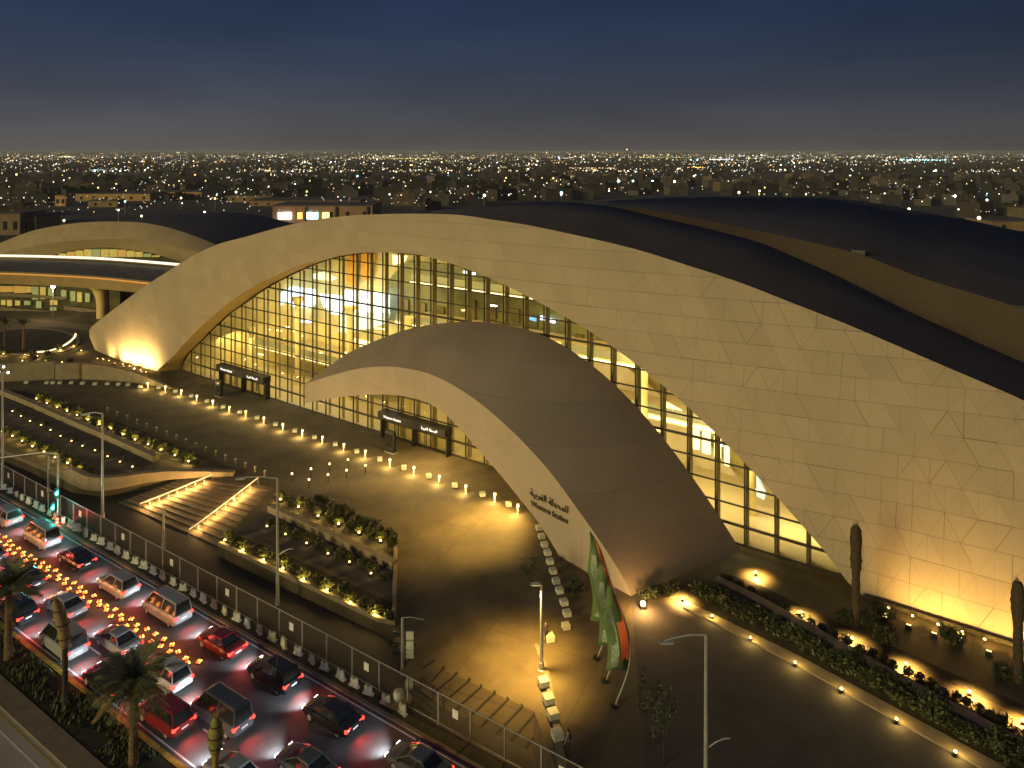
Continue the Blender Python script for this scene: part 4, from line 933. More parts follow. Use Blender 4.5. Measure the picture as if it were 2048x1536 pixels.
mb = MB(); mb.box((-.2, 0, .42), (.34, .24, .6), .5, .72); mb.box((.22, .02, .4), (.34, .24, .56), -.6, .72); mb.box((0, 0, .38), (.3, .2, .3)); obj('body', mb, M['offwhite'], WF, local=True)
kk = 0
for k in range(50):
    u = 112 - 1.62 * k
    if u < 37: break
    kk += 1
    place(WF, UV_(u + R.uniform(-.15, .15), V_F - .62, PZ), f'white barrier block at the foot of the mesh fence, {nth(kk)} from the green signal', 'white barrier blocks along the mesh fence', ROADROT + R.uniform(-.5, .5), R.uniform(.85, 1.05))

# ---------------------------------------------------------------- street lamps and signals
def street_lamp(base, z0, toppx, armpx, label, grp='tall grey street lamps', extra=False, lit=0):
    b = G(base[0], base[1], z0); k = (base[1] - HY) / (H - z0); hgt = (base[1] - toppx[1]) / k
    t = thing('street_lamp', label, 'street lamp', tuple(b), world=True, group=grp)
    mb = MB(); mb.tube([b, b + Vector((0, 0, hgt * .5)), b + Vector((0, 0, hgt))], [.16, .125, .09], 10); obj('pole', mb, M['steel'], t)
    mb = MB(); mb.lathe([(.3, 0), (.3, .05), (.22, .1), (.2, .6), (.16, .66)], tuple(b), 10); obj('base', mb, M['steel'], t)
    if armpx:
        e_ = b + Vector(((armpx[0] - toppx[0]) / k, 0, hgt - (armpx[1] - toppx[1]) / k)); tp = b + Vector((0, 0, hgt))
        mb = MB(); mb.tube([tp, tp.lerp(e_, .35) + Vector((0, 0, .16)), tp.lerp(e_, .75) + Vector((0, 0, .12)), e_], [.07, .06, .05, .045], 8); obj('arm', mb, M['steel'], t)
        dx = 1 if e_.x > tp.x else -1
        hd = MB(); hd.box((e_.x - dx * .3, e_.y, e_.z), (.85, .26, .12)); h_ = obj('head', hd, M['steel'], t)
        mb = MB(); mb.box((e_.x - dx * .3, e_.y, e_.z - .075), (.6, .2, .03)); o = obj('lens', mb, M['bulb'] if lit else M['white']); o.parent = h_
        if lit: lamp('glow', 'SPOT', t, e_ + Vector((-dx * .3, 0, -.2)), lit, (1, .58, .12), .25, aim=(-.12, .02, -1), cone=112, blend=1.0, local=False)
    if extra:
        z = hgt * .4; c = b + Vector((.1, 0, z))
        mb = MB(); mb.tube([c, c + Vector((.5, 0, .35)), c + Vector((1.0, 0, .55)), c + Vector((1.35, 0, .55))], .04, 6); obj('side_arm', mb, M['steel'], t)
    return t
street_lamp((205, 1037), ROADZ, (205, 827), (165, 829), 'tall grey street lamp in front of the sunken ramp, arm over the planter')
street_lamp((555, 1212), ROADZ, (553, 957), (472, 957), 'tall grey street lamp behind the fence beside the planter, arm over the steps', extra=True)
street_lamp((1412, 1646), 0, (1419, 1270), (1330, 1284), 'tall grey street lamp on the dark forecourt near the flags', extra=True)
street_lamp((97, 985), ROADZ, (97, 912), None, 'plain grey pole behind the fence, beside the green signal')
street_lamp((327, 1099), ROADZ, (327, 1017), None, 'plain grey pole with no arm, standing before the steps')
street_lamp((1083, 1340), 0, (1083, 1170), (1064, 1168), 'short lit plaza lamp on the curb by the golden pool of light', lit=11500)
b = G(5, 978, ROADZ); t = thing('floodlight_mast', 'slim grey mast carrying three small white floodlights, by the far end of the fence', 'mast', tuple(b), world=True)
hg = (978 - 745) / (978 - HY) * (H - ROADZ); mb = MB(); mb.tube([b, b + Vector((0, 0, hg))], [.15, .1], 8); obj('pole', mb, M['steel'], t)
for dx, dz in ((-.35, .1), (.25, .75), (.8, .05)):
    mb = MB(); mb.box((b.x + dx, b.y, b.z + hg + dz), (.36, .25, .34)); o = obj('floodlight', mb, M['black'], t); mb = MB(); mb.ball((b.x + dx, b.y - .16, b.z + hg + dz), .16, 6); o2 = obj('lens', mb, M['bulbwhite']); o2.parent = o
mb = MB(); mb.box((b.x + .2, b.y, b.z + hg + .02), (1.4, .08, .08)); obj('crossbar', mb, M['steel'], t)
# signal with green and red lamps
b = G(116, 1046, ROADZ); k = (1046 - HY) / (H - ROADZ)
t = thing('traffic_signal', 'traffic signal glowing green and red beside the fence, long arm reaching over the pavement', 'traffic signal', tuple(b), world=True)
hg = (1046 - 907) / k; mb = MB(); mb.tube([b, b + Vector((0, 0, hg))], [.14, .09], 10); obj('pole', mb, M['steel'], t)
tp = b + Vector((0, 0, hg)); mb = MB(); mb.tube([tp, tp + Vector((-2, 0, .1)), tp + Vector((-6.6, 0, -.5))], [.08, .07, .05], 8); obj('arm', mb, M['steel'], t)
for i, (x, y, ms) in enumerate(((118, 984, ('teal',)), (110, 1012, ('teal',)), (119, 1047, ('redsig', 'redsig')))):
    c = b + Vector(((x - 116) / k, -.28, (1046 - y) / k + (.35 if i == 2 else 0)))
    mb = MB(); mb.box(tuple(c), (.42, .26, 1.15)); hd = obj('signal_head', mb, M['black'], t)
    for j in range(3):
        lit_ = ms[0] if (j == 1 or (i == 2 and j == 0)) else None
        mb = MB(); mb.lathe([(.001, 0), (.165, .0), (.165, .03), (.001, .05)], (0, 0, 0), 10)
        mb.v = [(c.x + v[0], c.y - .135 - v[2], c.z + .34 - .34 * j + v[1]) for v in mb.v]
        o = obj('lens', mb, M[lit_] if lit_ else M['glassdark']); o.parent = hd
    lamp('glow', 'POINT', t, c + Vector((0, -.6, 0)), 260 if i == 2 else 220, (1, .03, .02) if i == 2 else (.05, 1, .8), .15, local=False)
# signal with the three square boards at the hatched ramp
b = G(805, 1350, ROADZ + .1); k = (1350 - HY) / (H - ROADZ)
t = thing('traffic_signal', 'grey signal pole with three square tan backboards beside the hatched ramp', 'traffic signal', tuple(b), world=True)
hg = (1350 - 1236) / k; mb = MB(); mb.tube([b, b + Vector((0, 0, hg))], [.13, .11], 10); obj('pole', mb, M['steel'], t)
tp = b + Vector((0, 0, hg)); mb = MB(); mb.tube([tp, tp + Vector((.6, 0, .06)), tp + Vector((1.7, 0, -.15))], .035, 6); obj('arm', mb, M['steel'], t)
for y in (1270, 1289, 1307):
    c = b + Vector((.58, -.05, (1350 - y) / k)); mb = MB(); mb.box(tuple(c), (.58, .16, .62)); hd = obj('backboard', mb, M['offwhite'], t)
    mb = MB(); mb.tube([c + Vector((-.85, 0, .05)), c + Vector((-1.35, .05, .02))], [.16, .2], 8); obj('visor', mb, M['black'], t)
for y in (1270, 1289, 1307):
    c = b + Vector((.1, 0, (1350 - y) / k)); mb = MB(); mb.box(tuple(c), (1.9, .05, .05)); obj('bracket', mb, M['black'], t)
b = G(818, 1392, ROADZ + .1); t = thing('control_box', 'small square tan control box on a post below the square backboards', 'control box', tuple(b), world=True)
mb = MB(); mb.box((b.x, b.y, b.z + .85), (.55, .3, .6)); obj('cabinet', mb, M['offwhite'], t); mb = MB(); mb.tube([b, b + Vector((0, 0, .6))], .06, 6); obj('post', mb, M['black'], t)
b = G(797, 1405, PZ); t = thing('planter_pot', 'pale round planter lamp at the fence corner by the hatched ramp', 'planter', tuple(b), world=True)
mb = MB(); mb.lathe([(.5, 0), (.95, .12), (.98, .2), (.9, .22)], tuple(b), 16); obj('bowl', mb, M['kerb'], t); mb = MB(); mb.lathe([(.3, .2), (.42, .5), (.34, .85), (.2, .9)], tuple(b), 12); obj('urn', mb, M['offwhite'], t)
b = G(845, 1372, ROADZ + .1); t = thing('guard_rail', 'dark low guard rail beside the hatched ramp', 'railing', tuple(b), world=True)
pts = [G(x, y, ROADZ + .1) for x, y in ((842, 1383), (866, 1400), (887, 1420))]
for p in pts: mb = MB(); mb.tube([p, p + Vector((0, 0, 1.1))], .05, 6); obj('post', mb, M['black'], t)
for z in (.55, 1.05): mb = MB(); mb.tube([p + Vector((0, 0, z)) for p in pts], .04, 6); obj('rail', mb, M['black'], t)

# ---------------------------------------------------------------- feather flags
M['flaggreen'] = mat('flag_green', (.12, .19, .065), .7, noise=(.8, .2)); M['flagred'] = mat('flag_orange_red', (.72, .13, .035), .7); M['flagwhite'] = mat('flag_white', (.36, .42, .28), .7, noise=(6, .35))
labs = ['tall green feather flag nearest the street lamp, orange edge and white band', 'middle green feather flag of the three, half hidden behind the nearest one', 'farthest green feather flag of the three, close to the canopy leg']
for i, (bx, by, topx, topy) in enumerate(((1229, 1412, 1212, 1166), (1211, 1362, 1188, 1118), (1194, 1316, 1162, 1064))):
    b = G(bx, by); k = (by - HY) / H; t = thing('feather_flag', labs[i], 'flag', tuple(b), world=True, group='three green feather flags by the canopy')
    hgt = (by - topy) / k; dx = (topx - bx) / k
    pole = [b + Vector((x * hgt, .0, z * hgt)) for x, z in ((0, 0), (.075, .18), (.118, .33), (.128, .48), (.10, .65), (.045, .82), (-.012, .94), (-.05, 1.0))]
    pole = cr(pole, 4); mb = MB(); mb.tube(pole, [.055 * (1 - .6 * j / len(pole)) for j in range(len(pole))], 6); obj('pole', mb, M['steel'], t)
    mb = MB(); mb.lathe([(.35, 0), (.35, .05), (.06, .1), (.06, .3)], tuple(b), 10); obj('base', mb, M['black'], t)
    sail = [p for p in pole if p.z > b.z + hgt * .27]
    def edge(j): 
        p = sail[j]; f = (p.z - b.z) / hgt; wd = 1.62 * min(1.0, (1.02 - f) * 3.2)
        return p + Vector((-wd, 0, -.0))
    n_ = len(sail)
    def band(f0, f1, y):
        mb = MB(); rows = []
        for f in (f0, (f0 + f1) / 2, f1):
            rows.append([sail[j].lerp(edge(j), f) + Vector((0, y + .14 * math.sin(j * .55 + 5 * f + i), 0)) for j in range(n_)])
        mb.grid(rows); return mb
    cl_ob = obj('cloth', band(0.03, 1, 0), M['flaggreen'], t, smooth=True, solid=.012)
    lo = MB(); r0 = [];  
    j1 = int(n_ * (.78 if i == 0 else .5)); rows = []
    s0 = [j for j in range(n_)][(2 if i == 0 else n_ // 3):(j1 if i == 0 else n_ - 3)]
    for f in (.06, .22, .42):
        rows.append([sail[j].lerp(edge(j), f * (1 if i == 0 else .9) * min(1, .25 + (n_ - j) / n_ * 1.3)) + Vector((0, -.05 + .14 * math.sin(j * .55 + 5 * f + i), 0)) for j in s0])
    mb = MB(); mb.grid(rows); o = obj('orange_band', mb, M['flagred'], None, smooth=True); o.parent = cl_ob
    rows = []
    for f in (.50, .66, .84):
        rows.append([sail[j].lerp(edge(j), f) + Vector((0, -.05 + .14 * math.sin(j * .55 + 5 * f + i), 0)) for j in range(1, int(n_ * .66))])
    mb = MB(); mb.grid(rows); o = obj('white_band', mb, M['flagwhite'], None, smooth=True); o.parent = cl_ob

# ---------------------------------------------------------------- people
def person(p, rz, label, shirt, trousers, hair, stride=.18):
    t = thing('person', label, 'person', tuple(p), rz)
    J = {'hip': (0, 0, .95, .125), 'waist': (0, 0, 1.1, .115), 'chest': (0, .01, 1.33, .145), 'neck': (0, .01, 1.5, .055), 'head': (0, .02, 1.6, .085), 'crown': (0, .015, 1.71, .08)}
    for s, sx in (('l', -1), ('r', 1)):
        st_ = stride * sx
        J.update({'th' + s: (sx * .1, 0, .9, .095), 'kn' + s: (sx * .1, st_ * .6 + .02, .49, .062), 'an' + s: (sx * .1, st_, .08, .042), 'to' + s: (sx * .11, st_ + .17, .035, .035),
                  'sh' + s: (sx * .19, 0, 1.42, .06), 'el' + s: (sx * .26, -st_ * .5 - .02, 1.14, .045), 'wr' + s: (sx * .25, -st_ * .8 + .08, .9, .032), 'ha' + s: (sx * .245, -st_ * .8 + .12, .8, .035)})
    E_ = [('hip', 'waist'), ('waist', 'chest'), ('chest', 'neck'), ('neck', 'head'), ('head', 'crown')]
    for s in 'lr': E_ += [('hip', 'th' + s), ('th' + s, 'kn' + s), ('kn' + s, 'an' + s), ('an' + s, 'to' + s), ('chest', 'sh' + s), ('sh' + s, 'el' + s), ('el' + s, 'wr' + s), ('wr' + s, 'ha' + s)]
    ks_ = list(J); me = bpy.data.meshes.new('body'); me.from_pydata([J[k][:3] for k in ks_], [(ks_.index(a), ks_.index(b)) for a, b in E_], [])
    o = bpy.data.objects.new('body', me); C.objects.link(o)
    o.modifiers.new('skin', 'SKIN'); 
    if not me.skin_vertices: me.attributes
    for i, k in enumerate(ks_): me.skin_vertices[0].data[i].radius = (J[k][3],) * 2
    me.skin_vertices[0].data[0].use_root = True
    sd = o.modifiers.new('sub', 'SUBSURF'); sd.levels = 1; sd.render_levels = 1
    dg = bpy.context.evaluated_depsgraph_get(); m2 = bpy.data.meshes.new_from_object(o.evaluated_get(dg)); bpy.data.objects.remove(o)
    m2.materials.clear()
    for m_ in (mat('skin_tone', (.35, .2, .12), .6), mat('shirt', shirt, .8, noise=(6, .1)), mat('trousers', trousers, .8, noise=(6, .1)), mat('shoe', (.02, .02, .02), .5)): m2.materials.append(m_)
    for f in m2.polygons:
        c = f.center; f.use_smooth = True
        f.material_index = 3 if c.z < .1 else 2 if c.z < 1.0 and abs(c.x) < .2 else 1 if (c.z < 1.47 and not (abs(c.x) > .2 and c.z < .93)) else 0
    b = bpy.data.objects.new('body', m2); C.objects.link(b); b.parent = t
    mb = MB(); mb.ball((0, 0, 1.695), .108, 10); mb.v = [(v[0] * .95, v[1] - .005, max(v[2], 1.66 + (v[1] > .02) * .06)) for v in mb.v]; obj('hair', mb, mat('hair', hair, .6), t, smooth=True, local=True)
    mb = MB(); mb.ball((0, .115, 1.62), .018, 6); mb.ball((-.035, .098, 1.645), .012, 6); mb.ball((.035, .098, 1.645), .012, 6); obj('face', mb, mat('face_tone', (.25, .13, .08), .6), t, local=True)
    return t
person(G(668, 1026), 2.2, 'person in dark clothes walking across the plaza above the top planter row', (.03, .03, .035), (.025, .022, .02), (.01, .01, .01))
person(G(1092, 1284), .6, 'person in dark clothes standing beside the short lit plaza lamp', (.05, .045, .045), (.03, .03, .035), (.015, .01, .01), .06)
person(G(1137, 1512), 1.0, 'person in dark trousers and grey top near the last seat cube on the curb', (.2, .19, .2), (.02, .02, .025), (.01, .01, .01), .12)

# ---------------------------------------------------------------- palms and other trees
def palm_mesh(seed, r, n, m, droop, up=.6):
    q = random.Random(seed); mb = MB()
    for k in range(n):
        a = 2 * math.pi * (k + q.uniform(-.3, .3)) / n * 2.618; el = q.uniform(up - .5, up + .7); L = r * q.uniform(.8, 1.12)
        pts = []; d = Vector((math.cos(a), math.sin(a), 0))
        for j in range(9):
            t = j / 8; pts.append(d * (L * t * math.cos(min(1.3, el) * (1 - .25 * t))) + Vector((0, 0, L * (math.sin(el) * t - droop * t * t))))
        side = Vector((-d.y, d.x, 0))
        mb.tube(pts, [.03 * (1 - .8 * j / 8) for j in range(9)], 4, cap=False)
        for j in range(1, 26):
            t = j / 25.5; f = t * 8; i = min(7, int(f)); p = pts[i].lerp(pts[i + 1], f - i); tan = (pts[i + 1] - pts[i]).normalized()
            ll_ = r * .23 * (math.sin(math.pi * (.12 + .86 * t)) ** .6)
            for s in (-1, 1):
                e_ = p + (side * s * .75 + tan * .7 + Vector((0, 0, .12 - .35 * q.random()))) * ll_; wv = tan * .055
                mb.face([p - wv, p + wv, e_])
    return mb
def palm(p, h, label, r, trunk_r=.26, fronds=26, dead=9, seed=1, grp=None, lean=0.0):
    t = thing('palm_tree', label, 'palm tree', tuple(p), R.uniform(0, 6), grp)
    mb = MB(); prof = []
    nz_ = int(h * 4)
    for k in range(nz_ + 1):
        z = h * k / nz_; rr = trunk_r * (1.25 - .45 * min(1, z / h) + .35 * max(0, z / h - .85) * 3)
        prof += [(rr * .92, z), (rr * 1.07, z + h / nz_ * .45)]
    mb.lathe(prof, n=12); obj('trunk', mb, M['bark'], t, local=True)
    cr_ = palm_mesh(seed, r, fronds, M['frond'], .42, .75); cr_.v = [(x, y, z + h + .1) for x, y, z in cr_.v]; obj('crown', cr_, M['frond'], t, local=True)
    if dead:
        dd_ = palm_mesh(seed + 50, r * .8, dead, M['dry'], .55, .0); dd_.v = [(x, y, z + h - .2) for x, y, z in dd_.v]; obj('dry_fronds', dd_, M['dry'], t, local=True)
    return t
MZ = ROADZ + .09
palm(G(267, 1530, MZ), 5.3, 'bushy date palm on the median with dry fronds hanging below its crown', 3.3, seed=3, fronds=46, dead=16)
palm(G(17, 1318, MZ), 5.6, 'date palm on the median at the frame edge, dense dark crown', 3.4, seed=8, fronds=48, dead=12)
palm(G(47, 702), 5.2, 'small dark palm beside the round island of the loop road', 2.6, .2, 20, 0, 11, 'palms by the loop road')
palm(G(10, 694), 4.6, 'small dark palm nearer the frame edge, by the loop road', 2.6, .2, 20, 0, 14, 'palms by the loop road')
def wrapped(p, h, hb, label, lean, r, m1, m2, grp, bulge=1.0):
    t = thing('wrapped_palm', label, 'palm tree', tuple(p), 0, grp)
    mb = MB(); mb.lathe([(r * 1.35, 0), (r, .25)] + [(r * (1 + .06 * math.sin(k * 2.1)), .25 + (h - .25) * k / 14) for k in range(1, 15)], n=10); obj('trunk', mb, m1, t, local=True)
    mb = MB(); q = random.Random(int(p.x * 10)); pts, rr = [], []
    for k in range(11):
        f = k / 10; pts.append(Vector((lean * f * f, 0, h - .1 + hb * f))); rr.append(r * (1.1 + .15 * bulge + bulge * math.sin(math.pi * min(1, f * .85 + .12))) * (1 + .1 * q.uniform(-1, 1)) * (1 if f < .95 else .6))
    mb.tube(pts, rr, 10); b_ = obj('tied_crown', mb, m2, t, local=True, smooth=True)
    for f in (.2, .5, .8):
        i = int(f * 10); mb = MB(); mb.tube([pts[i] - Vector((0, 0, .04)), pts[i] + Vector((0, 0, .04))], rr[i] * 1.06, 10); o = obj('rope', mb, M['darkbark'], None); o.parent = b_
    mb = MB(); 
    for k in range(24):
        a = q.uniform(0, 6.28); e_ = pts[-1] + Vector((math.cos(a) * .5 * r * 2, math.sin(a) * .5 * r * 2, q.uniform(.1, .6))); mb.face([pts[-1] + Vector((.03, 0, -.2)), pts[-1] + Vector((-.03, 0, -.2)), e_])
    obj('leaf_tips', mb, M['dry'], t, local=True)
wrapped(G(130, 1414, MZ), 4.6, 3.4, 'young palm on the median, its crown tied up in a tan bundle', -.75, .2, M['darkbark'], M['burlap'], 'palms with tied crowns')
wrapped(G(431, 1610, MZ), 3.4, 2.2, 'young palm with yellow wrapped top at the bottom edge by the road', .05, .2, mat('yellow_wrap', (.30, .22, .05), .9, noise=(4, .3)), mat('yellow_green_wrap', (.26, .23, .06), .9, noise=(4, .3)), 'palms with tied crowns')
wrapped(G(1712, 1253), 5.0, 3.6, 'dark wrapped palm trunk standing before the great stone wall', 0, .33, M['darkbark'], M['darkbark'], 'dark wrapped palms before the stone wall', .3)
wrapped(G(2036, 1362), 4.6, 3.0, 'dark wrapped palm trunk at the frame edge before the great stone wall', .0, .33, M['darkbark'], M['darkbark'], 'dark wrapped palms before the stone wall', .3)
for (x, y, lab) in ((1690, 1250, 'low dark bush at the foot of the wrapped palm nearer the glass'), (1735, 1254, 'second low dark bush beside the wrapped palm nearer the glass'), (2012, 1360, 'low dark bush at the foot of the wrapped palm by the frame edge'), (2060, 1372, 'low dark bush just past the wrapped palm by the frame edge'), (1905, 1287, 'lone flat dark bush on the paving before the stone wall'), (1772, 1292, 'small dark bush between the pooled lamps and the stone wall'), (1768, 1238, 'spindly dark bush behind the wrapped palm'), (1150, 1186, 'dark bush under the end of the canopy leg'), (1300, 1198, 'dark bush at the canopy foot beside the bright lamp'), (1340, 1190, 'dark bush along the canopy foot near the hedge')):
    shrub(G(x, y), lab, None, HD, .9)
def sapling(p, h, label, seed):
    t = thing('sapling', label, 'tree', tuple(p), 0, 'thin saplings on the forecourt'); q = random.Random(seed); mb = MB()
    mb.tube([(0, 0, 0), (.05, .02, h * .5), (.0, .0, h)], [.05, .04, .02], 6)
    tips = []
    for k in range(9):
        z = h * q.uniform(.4, 1); a = q.uniform(0, 6.28); e_ = Vector((math.cos(a) * .6, math.sin(a) * .6, z + .5)); mb.tube([(0.02, 0, z), e_ * 1.0], [.02, .008], 4); tips.append(e_)
    obj('trunk', mb, M['darkbark'], t, local=True); mb = MB()
    for e_ in tips:
        for k in range(26):
            p_ = e_ + Vector((q.gauss(0, .22), q.gauss(0, .22), q.gauss(0, .25))); a = Vector((q.gauss(0, 1), q.gauss(0, 1), q.gauss(0, 1))).normalized() * .1; b_ = a.orthogonal() * .5; mb.face([p_ - a, p_ + b_, p_ + a, p_ - b_])
    obj('crown', mb, M['leaf2'], t, local=True)
sapling(G(1306, 1490), 3.9, 'thin dark sapling on the forecourt, the one nearer the flags', 3); sapling(G(1327, 1532), 4.0, 'thin dark sapling on the forecourt, the one nearer the street lamp', 5)
sapling(G(1060, 1180), 2.0, 'small pale sapling in the golden light beside the canopy leg', 9)
# ground cover on the median, in one mass
mb = MB()
for _ in range(9000):
    u = R.uniform(28, 110); v = R.uniform(V_M1 + .15, V_M0 - .5)
    if math.sin(u * .9) + math.sin(u * .37 + v * 2) + R.uniform(-1, 1) < -.5: continue
    p = UV_(u, v, MZ); a = R.uniform(0, 6.28); hh = R.uniform(.12, .42); d = Vector((math.cos(a), math.sin(a), 0)); s = d.cross(Vector((0, 0, 1))) * R.uniform(.05, .1)
    mb.face([p - s, p + s, p + d * hh * .6 + Vector((0, 0, hh))])
tag(obj('ground_cover', mb, M['leaf']), 'leafy green ground cover on the median under the palms', 'ground cover', kind='stuff')

# golden light under the canopy and on the plaza
lamp('canopy_light', 'SPOT', cn, CP.pt(CP.L * .70, 3.0, 6.5), 19000, (1, .60, .13), .4, aim=(-.5, -.40, -.75), cone=98, blend=1.0, local=False)
lamp('canopy_light', 'SPOT', cn, CP.pt(CP.L * .45, 2.0, 8), 8000, (1, .66, .22), .4, aim=(-.2, -.2, -1), cone=140, blend=.9, local=False)
DLT = thing('bollard_spot', 'bright ground lamp at the foot of the canopy shell near the flags', 'ground lamp', tuple(G(1286, 1217)), world=True)
p = G(1286, 1217); mb = MB(); mb.box((p.x, p.y, .15), (.5, .4, .3)); obj('housing', mb, M['black'], DLT); mb = MB(); mb.ball((p.x, p.y, .42), .26, 8); obj('lens', mb, M['bulb'], DLT, smooth=True); lamp('glow', 'POINT', DLT, p + Vector((0, -.6, 1.0)), 900, (1, .55, .16), .2, local=False)
p = G(1365, 1203); place(UPX, p, 'bright ground lamp at the canopy foot, where the hedge begins', None)

# ---------------------------------------------------------------- cars on the road, tail lamps to the viewer
def car_proto(kind, paint):
    t = thing('parked_car', 'x', 'car', (0, 0, -60)); t.name = {'s': 'sedan', 'v': 'suv', 'n': 'van'}[kind]
    L, Hb, roof, ws = {'s': (4.7, .98, 1.44, (-1.55, -.85, .3, 1.25)), 'v': (4.8, 1.12, 1.78, (-2.2, -1.9, .2, 1.05)), 'n': (5.3, 1.2, 2.15, (-2.5, -2.4, 1.1, 1.9))}[kind]
    h2 = L / 2; mb = MB(); rows = []
    for x, w_, zb, zt in ((-h2, .72, .5, Hb * .82), (-h2 + .06, .82, .4, Hb * .93), (-h2 + .3, .9, .28, Hb), (-1.2, .92, .22, Hb), (0, .92, .22, Hb * .98), (1.0, .91, .22, Hb * .95), (h2 - .55, .89, .25, Hb * .84), (h2 - .12, .8, .34, Hb * .72), (h2, .68, .42, Hb * .6)):
        zm = zb + (zt - zb) * .62
        rows.append([(x, -w_ * .9, zb), (x, -w_, zb + .12), (x, -w_, zm), (x, -w_ * .95, zt - .04), (x, -w_ * .84, zt), (x, w_ * .84, zt), (x, w_ * .95, zt - .04), (x, w_, zm), (x, w_, zb + .12), (x, w_ * .9, zb)])
    mb.grid(rows, True); mb.face(rows[0]); mb.face(rows[-1][::-1])
    obj('body', mb, paint, t, local=True)
    a, b, c, d = ws; z0 = Hb * .955
    mb = MB(); lo = [(a, -.8), (d, -.78), (d, .78), (a, .8)]; hi = [(b, -.62), (c, -.6), (c, .6), (b, .62)]
    mb.grid([[(x, y, z0) for x, y in lo], [(x, y, roof - .05) for x, y in hi]], True); obj('windows', mb, M['glassdark'], t, local=True)
    mb = MB(); mb.grid([[(x * 1.0 + (.06 if x > 0 else -.06), y * 1.03, roof - .07) for x, y in hi], [(x, y, roof) for x, y in hi], [(x * .9, y * .8, roof + .035) for x, y in hi]], True); mb.face([(x * .9, y * .8, roof + .035) for x, y in hi]); obj('roof', mb, paint, t, local=True)
    for s in (-1, 1):
        for (x0, z_0, x1, z_1) in ((a, z0, b, roof), (d, z0, c, roof), ((a + d) / 2 - .1, z0, (b + c) / 2 - .05, roof)):
            mb = MB(); mb.tube([(x0, s * .8, z_0), (x1, s * .62, z_1 - .04)], .045, 5); obj('pillar', mb, paint, t, local=True)
        mb = MB(); mb.box((d - .25, s * .98, z0 + .06), (.14, .2, .13)); obj('mirror', mb, paint, t, local=True)
        mb = MB(); mb.box((-h2 + .1, s * .66, Hb * .80), (.18, .46, .19)); obj('tail_lamp', mb, M['red'], t, local=True)
        mb = MB(); mb.box((h2 - .12, s * .58, Hb * .60), (.2, .32, .13)); obj('headlight', mb, M['head'], t, local=True)
        for x in (-h2 + .95, h2 - .95):
            mb = MB(); prof = [(.2, -.1), (.31, -.11), (.335, -.07), (.335, .07), (.31, .11), (.2, .1)]
            rws = [[(x + r * math.cos(2 * math.pi * k / 16), s * .80 + y, .335 + r * math.sin(2 * math.pi * k / 16)) for k in range(16)] for r, y in prof]; mb.grid(rws, True); w_ = obj('wheel', mb, M['black'], t, local=True)
            mb = MB(); rws = [[(x + r * math.cos(2 * math.pi * k / 10), s * (.80 + y), .335 + r * math.sin(2 * math.pi * k / 10)) for k in range(10)] for r, y in ((.21, .1), (.19, .112), (.06, .10))]; mb.grid(rws, True); mb.face(rws[-1]); o = obj('rim', mb, M['steel'], None, local=True); o.parent = w_
    mb = MB(); mb.box((-h2 + .01, 0, Hb * .66), (.05, .5, .13)); obj('number_plate', mb, M['white'], t, local=True)
    mb = MB(); mb.box((-h2 + .05, 0, .42), (.16, 1.5, .16)); obj('bumper', mb, M['black'], t, local=True)
    l = lamp('beam', 'SPOT', t, (h2 + .1, 0, .72), 520, (.82, .94, 1), .15, aim=(1, 0, -.42), cone=95, blend=.9)
    lamp('tail_glow', 'SPOT', t, (-h2 - .12, 0, Hb * .85), 200, (1, .06, .04), .2, aim=(-1, 0, -.55), cone=130, blend=.9)
    return t
def paint(n_, c): 
    m = mat(n_, c, .25, spec=.6); m.node_tree.nodes['Principled BSDF'].inputs['Coat Weight'].default_value = .6; return m
PT = {'white': paint('white_paintwork', (.72, .72, .70)), 'silver': paint('silver_paintwork', (.36, .37, .38)), 'black': paint('black_paintwork', (.015, .015, .017)), 'red': paint('red_paintwork', (.25, .02, .02)), 'grey': paint('grey_paintwork', (.10, .105, .11))}
protos = {}
KN = {'s': 'sedan', 'v': 'sport utility car', 'n': 'van'}
lanes = [(37.8, 'the lane beside the fence', 33), (33.35, 'the middle lane', 30.5), (30.6, 'the lane beside the median', 35)]
for li, (v, ln, u0) in enumerate(lanes):
    u = u0; i = 0
    while u < 118:
        i += 1
        kd = R.choice('sssvvn') if li != 1 else R.choice('ssvn'); cl = R.choice(['black', 'black', 'grey', 'red', 'silver']) if li != 1 else R.choice(['white', 'white', 'silver', 'grey'])
        key = (kd, cl); p = UV_(u, v + R.uniform(-.25, .25), ROADZ + .006)
        lab = f'{cl} {KN[kd]}, tail lamps lit, {nth(i)} up {ln}'
        if key not in protos:
            t = car_proto(kd, PT[cl]); protos[key] = t; t.location = tuple(p); t.rotation_euler = (0, 0, ROADROT + R.uniform(-.015, .015)); t['label'] = lab; t['group'] = 'cars driving away along the road'
        else: tag(dup(protos[key], tuple(p), ROADROT + R.uniform(-.015, .015), lab), group='cars driving away along the road')
        u += R.uniform(6.6, 9.0)

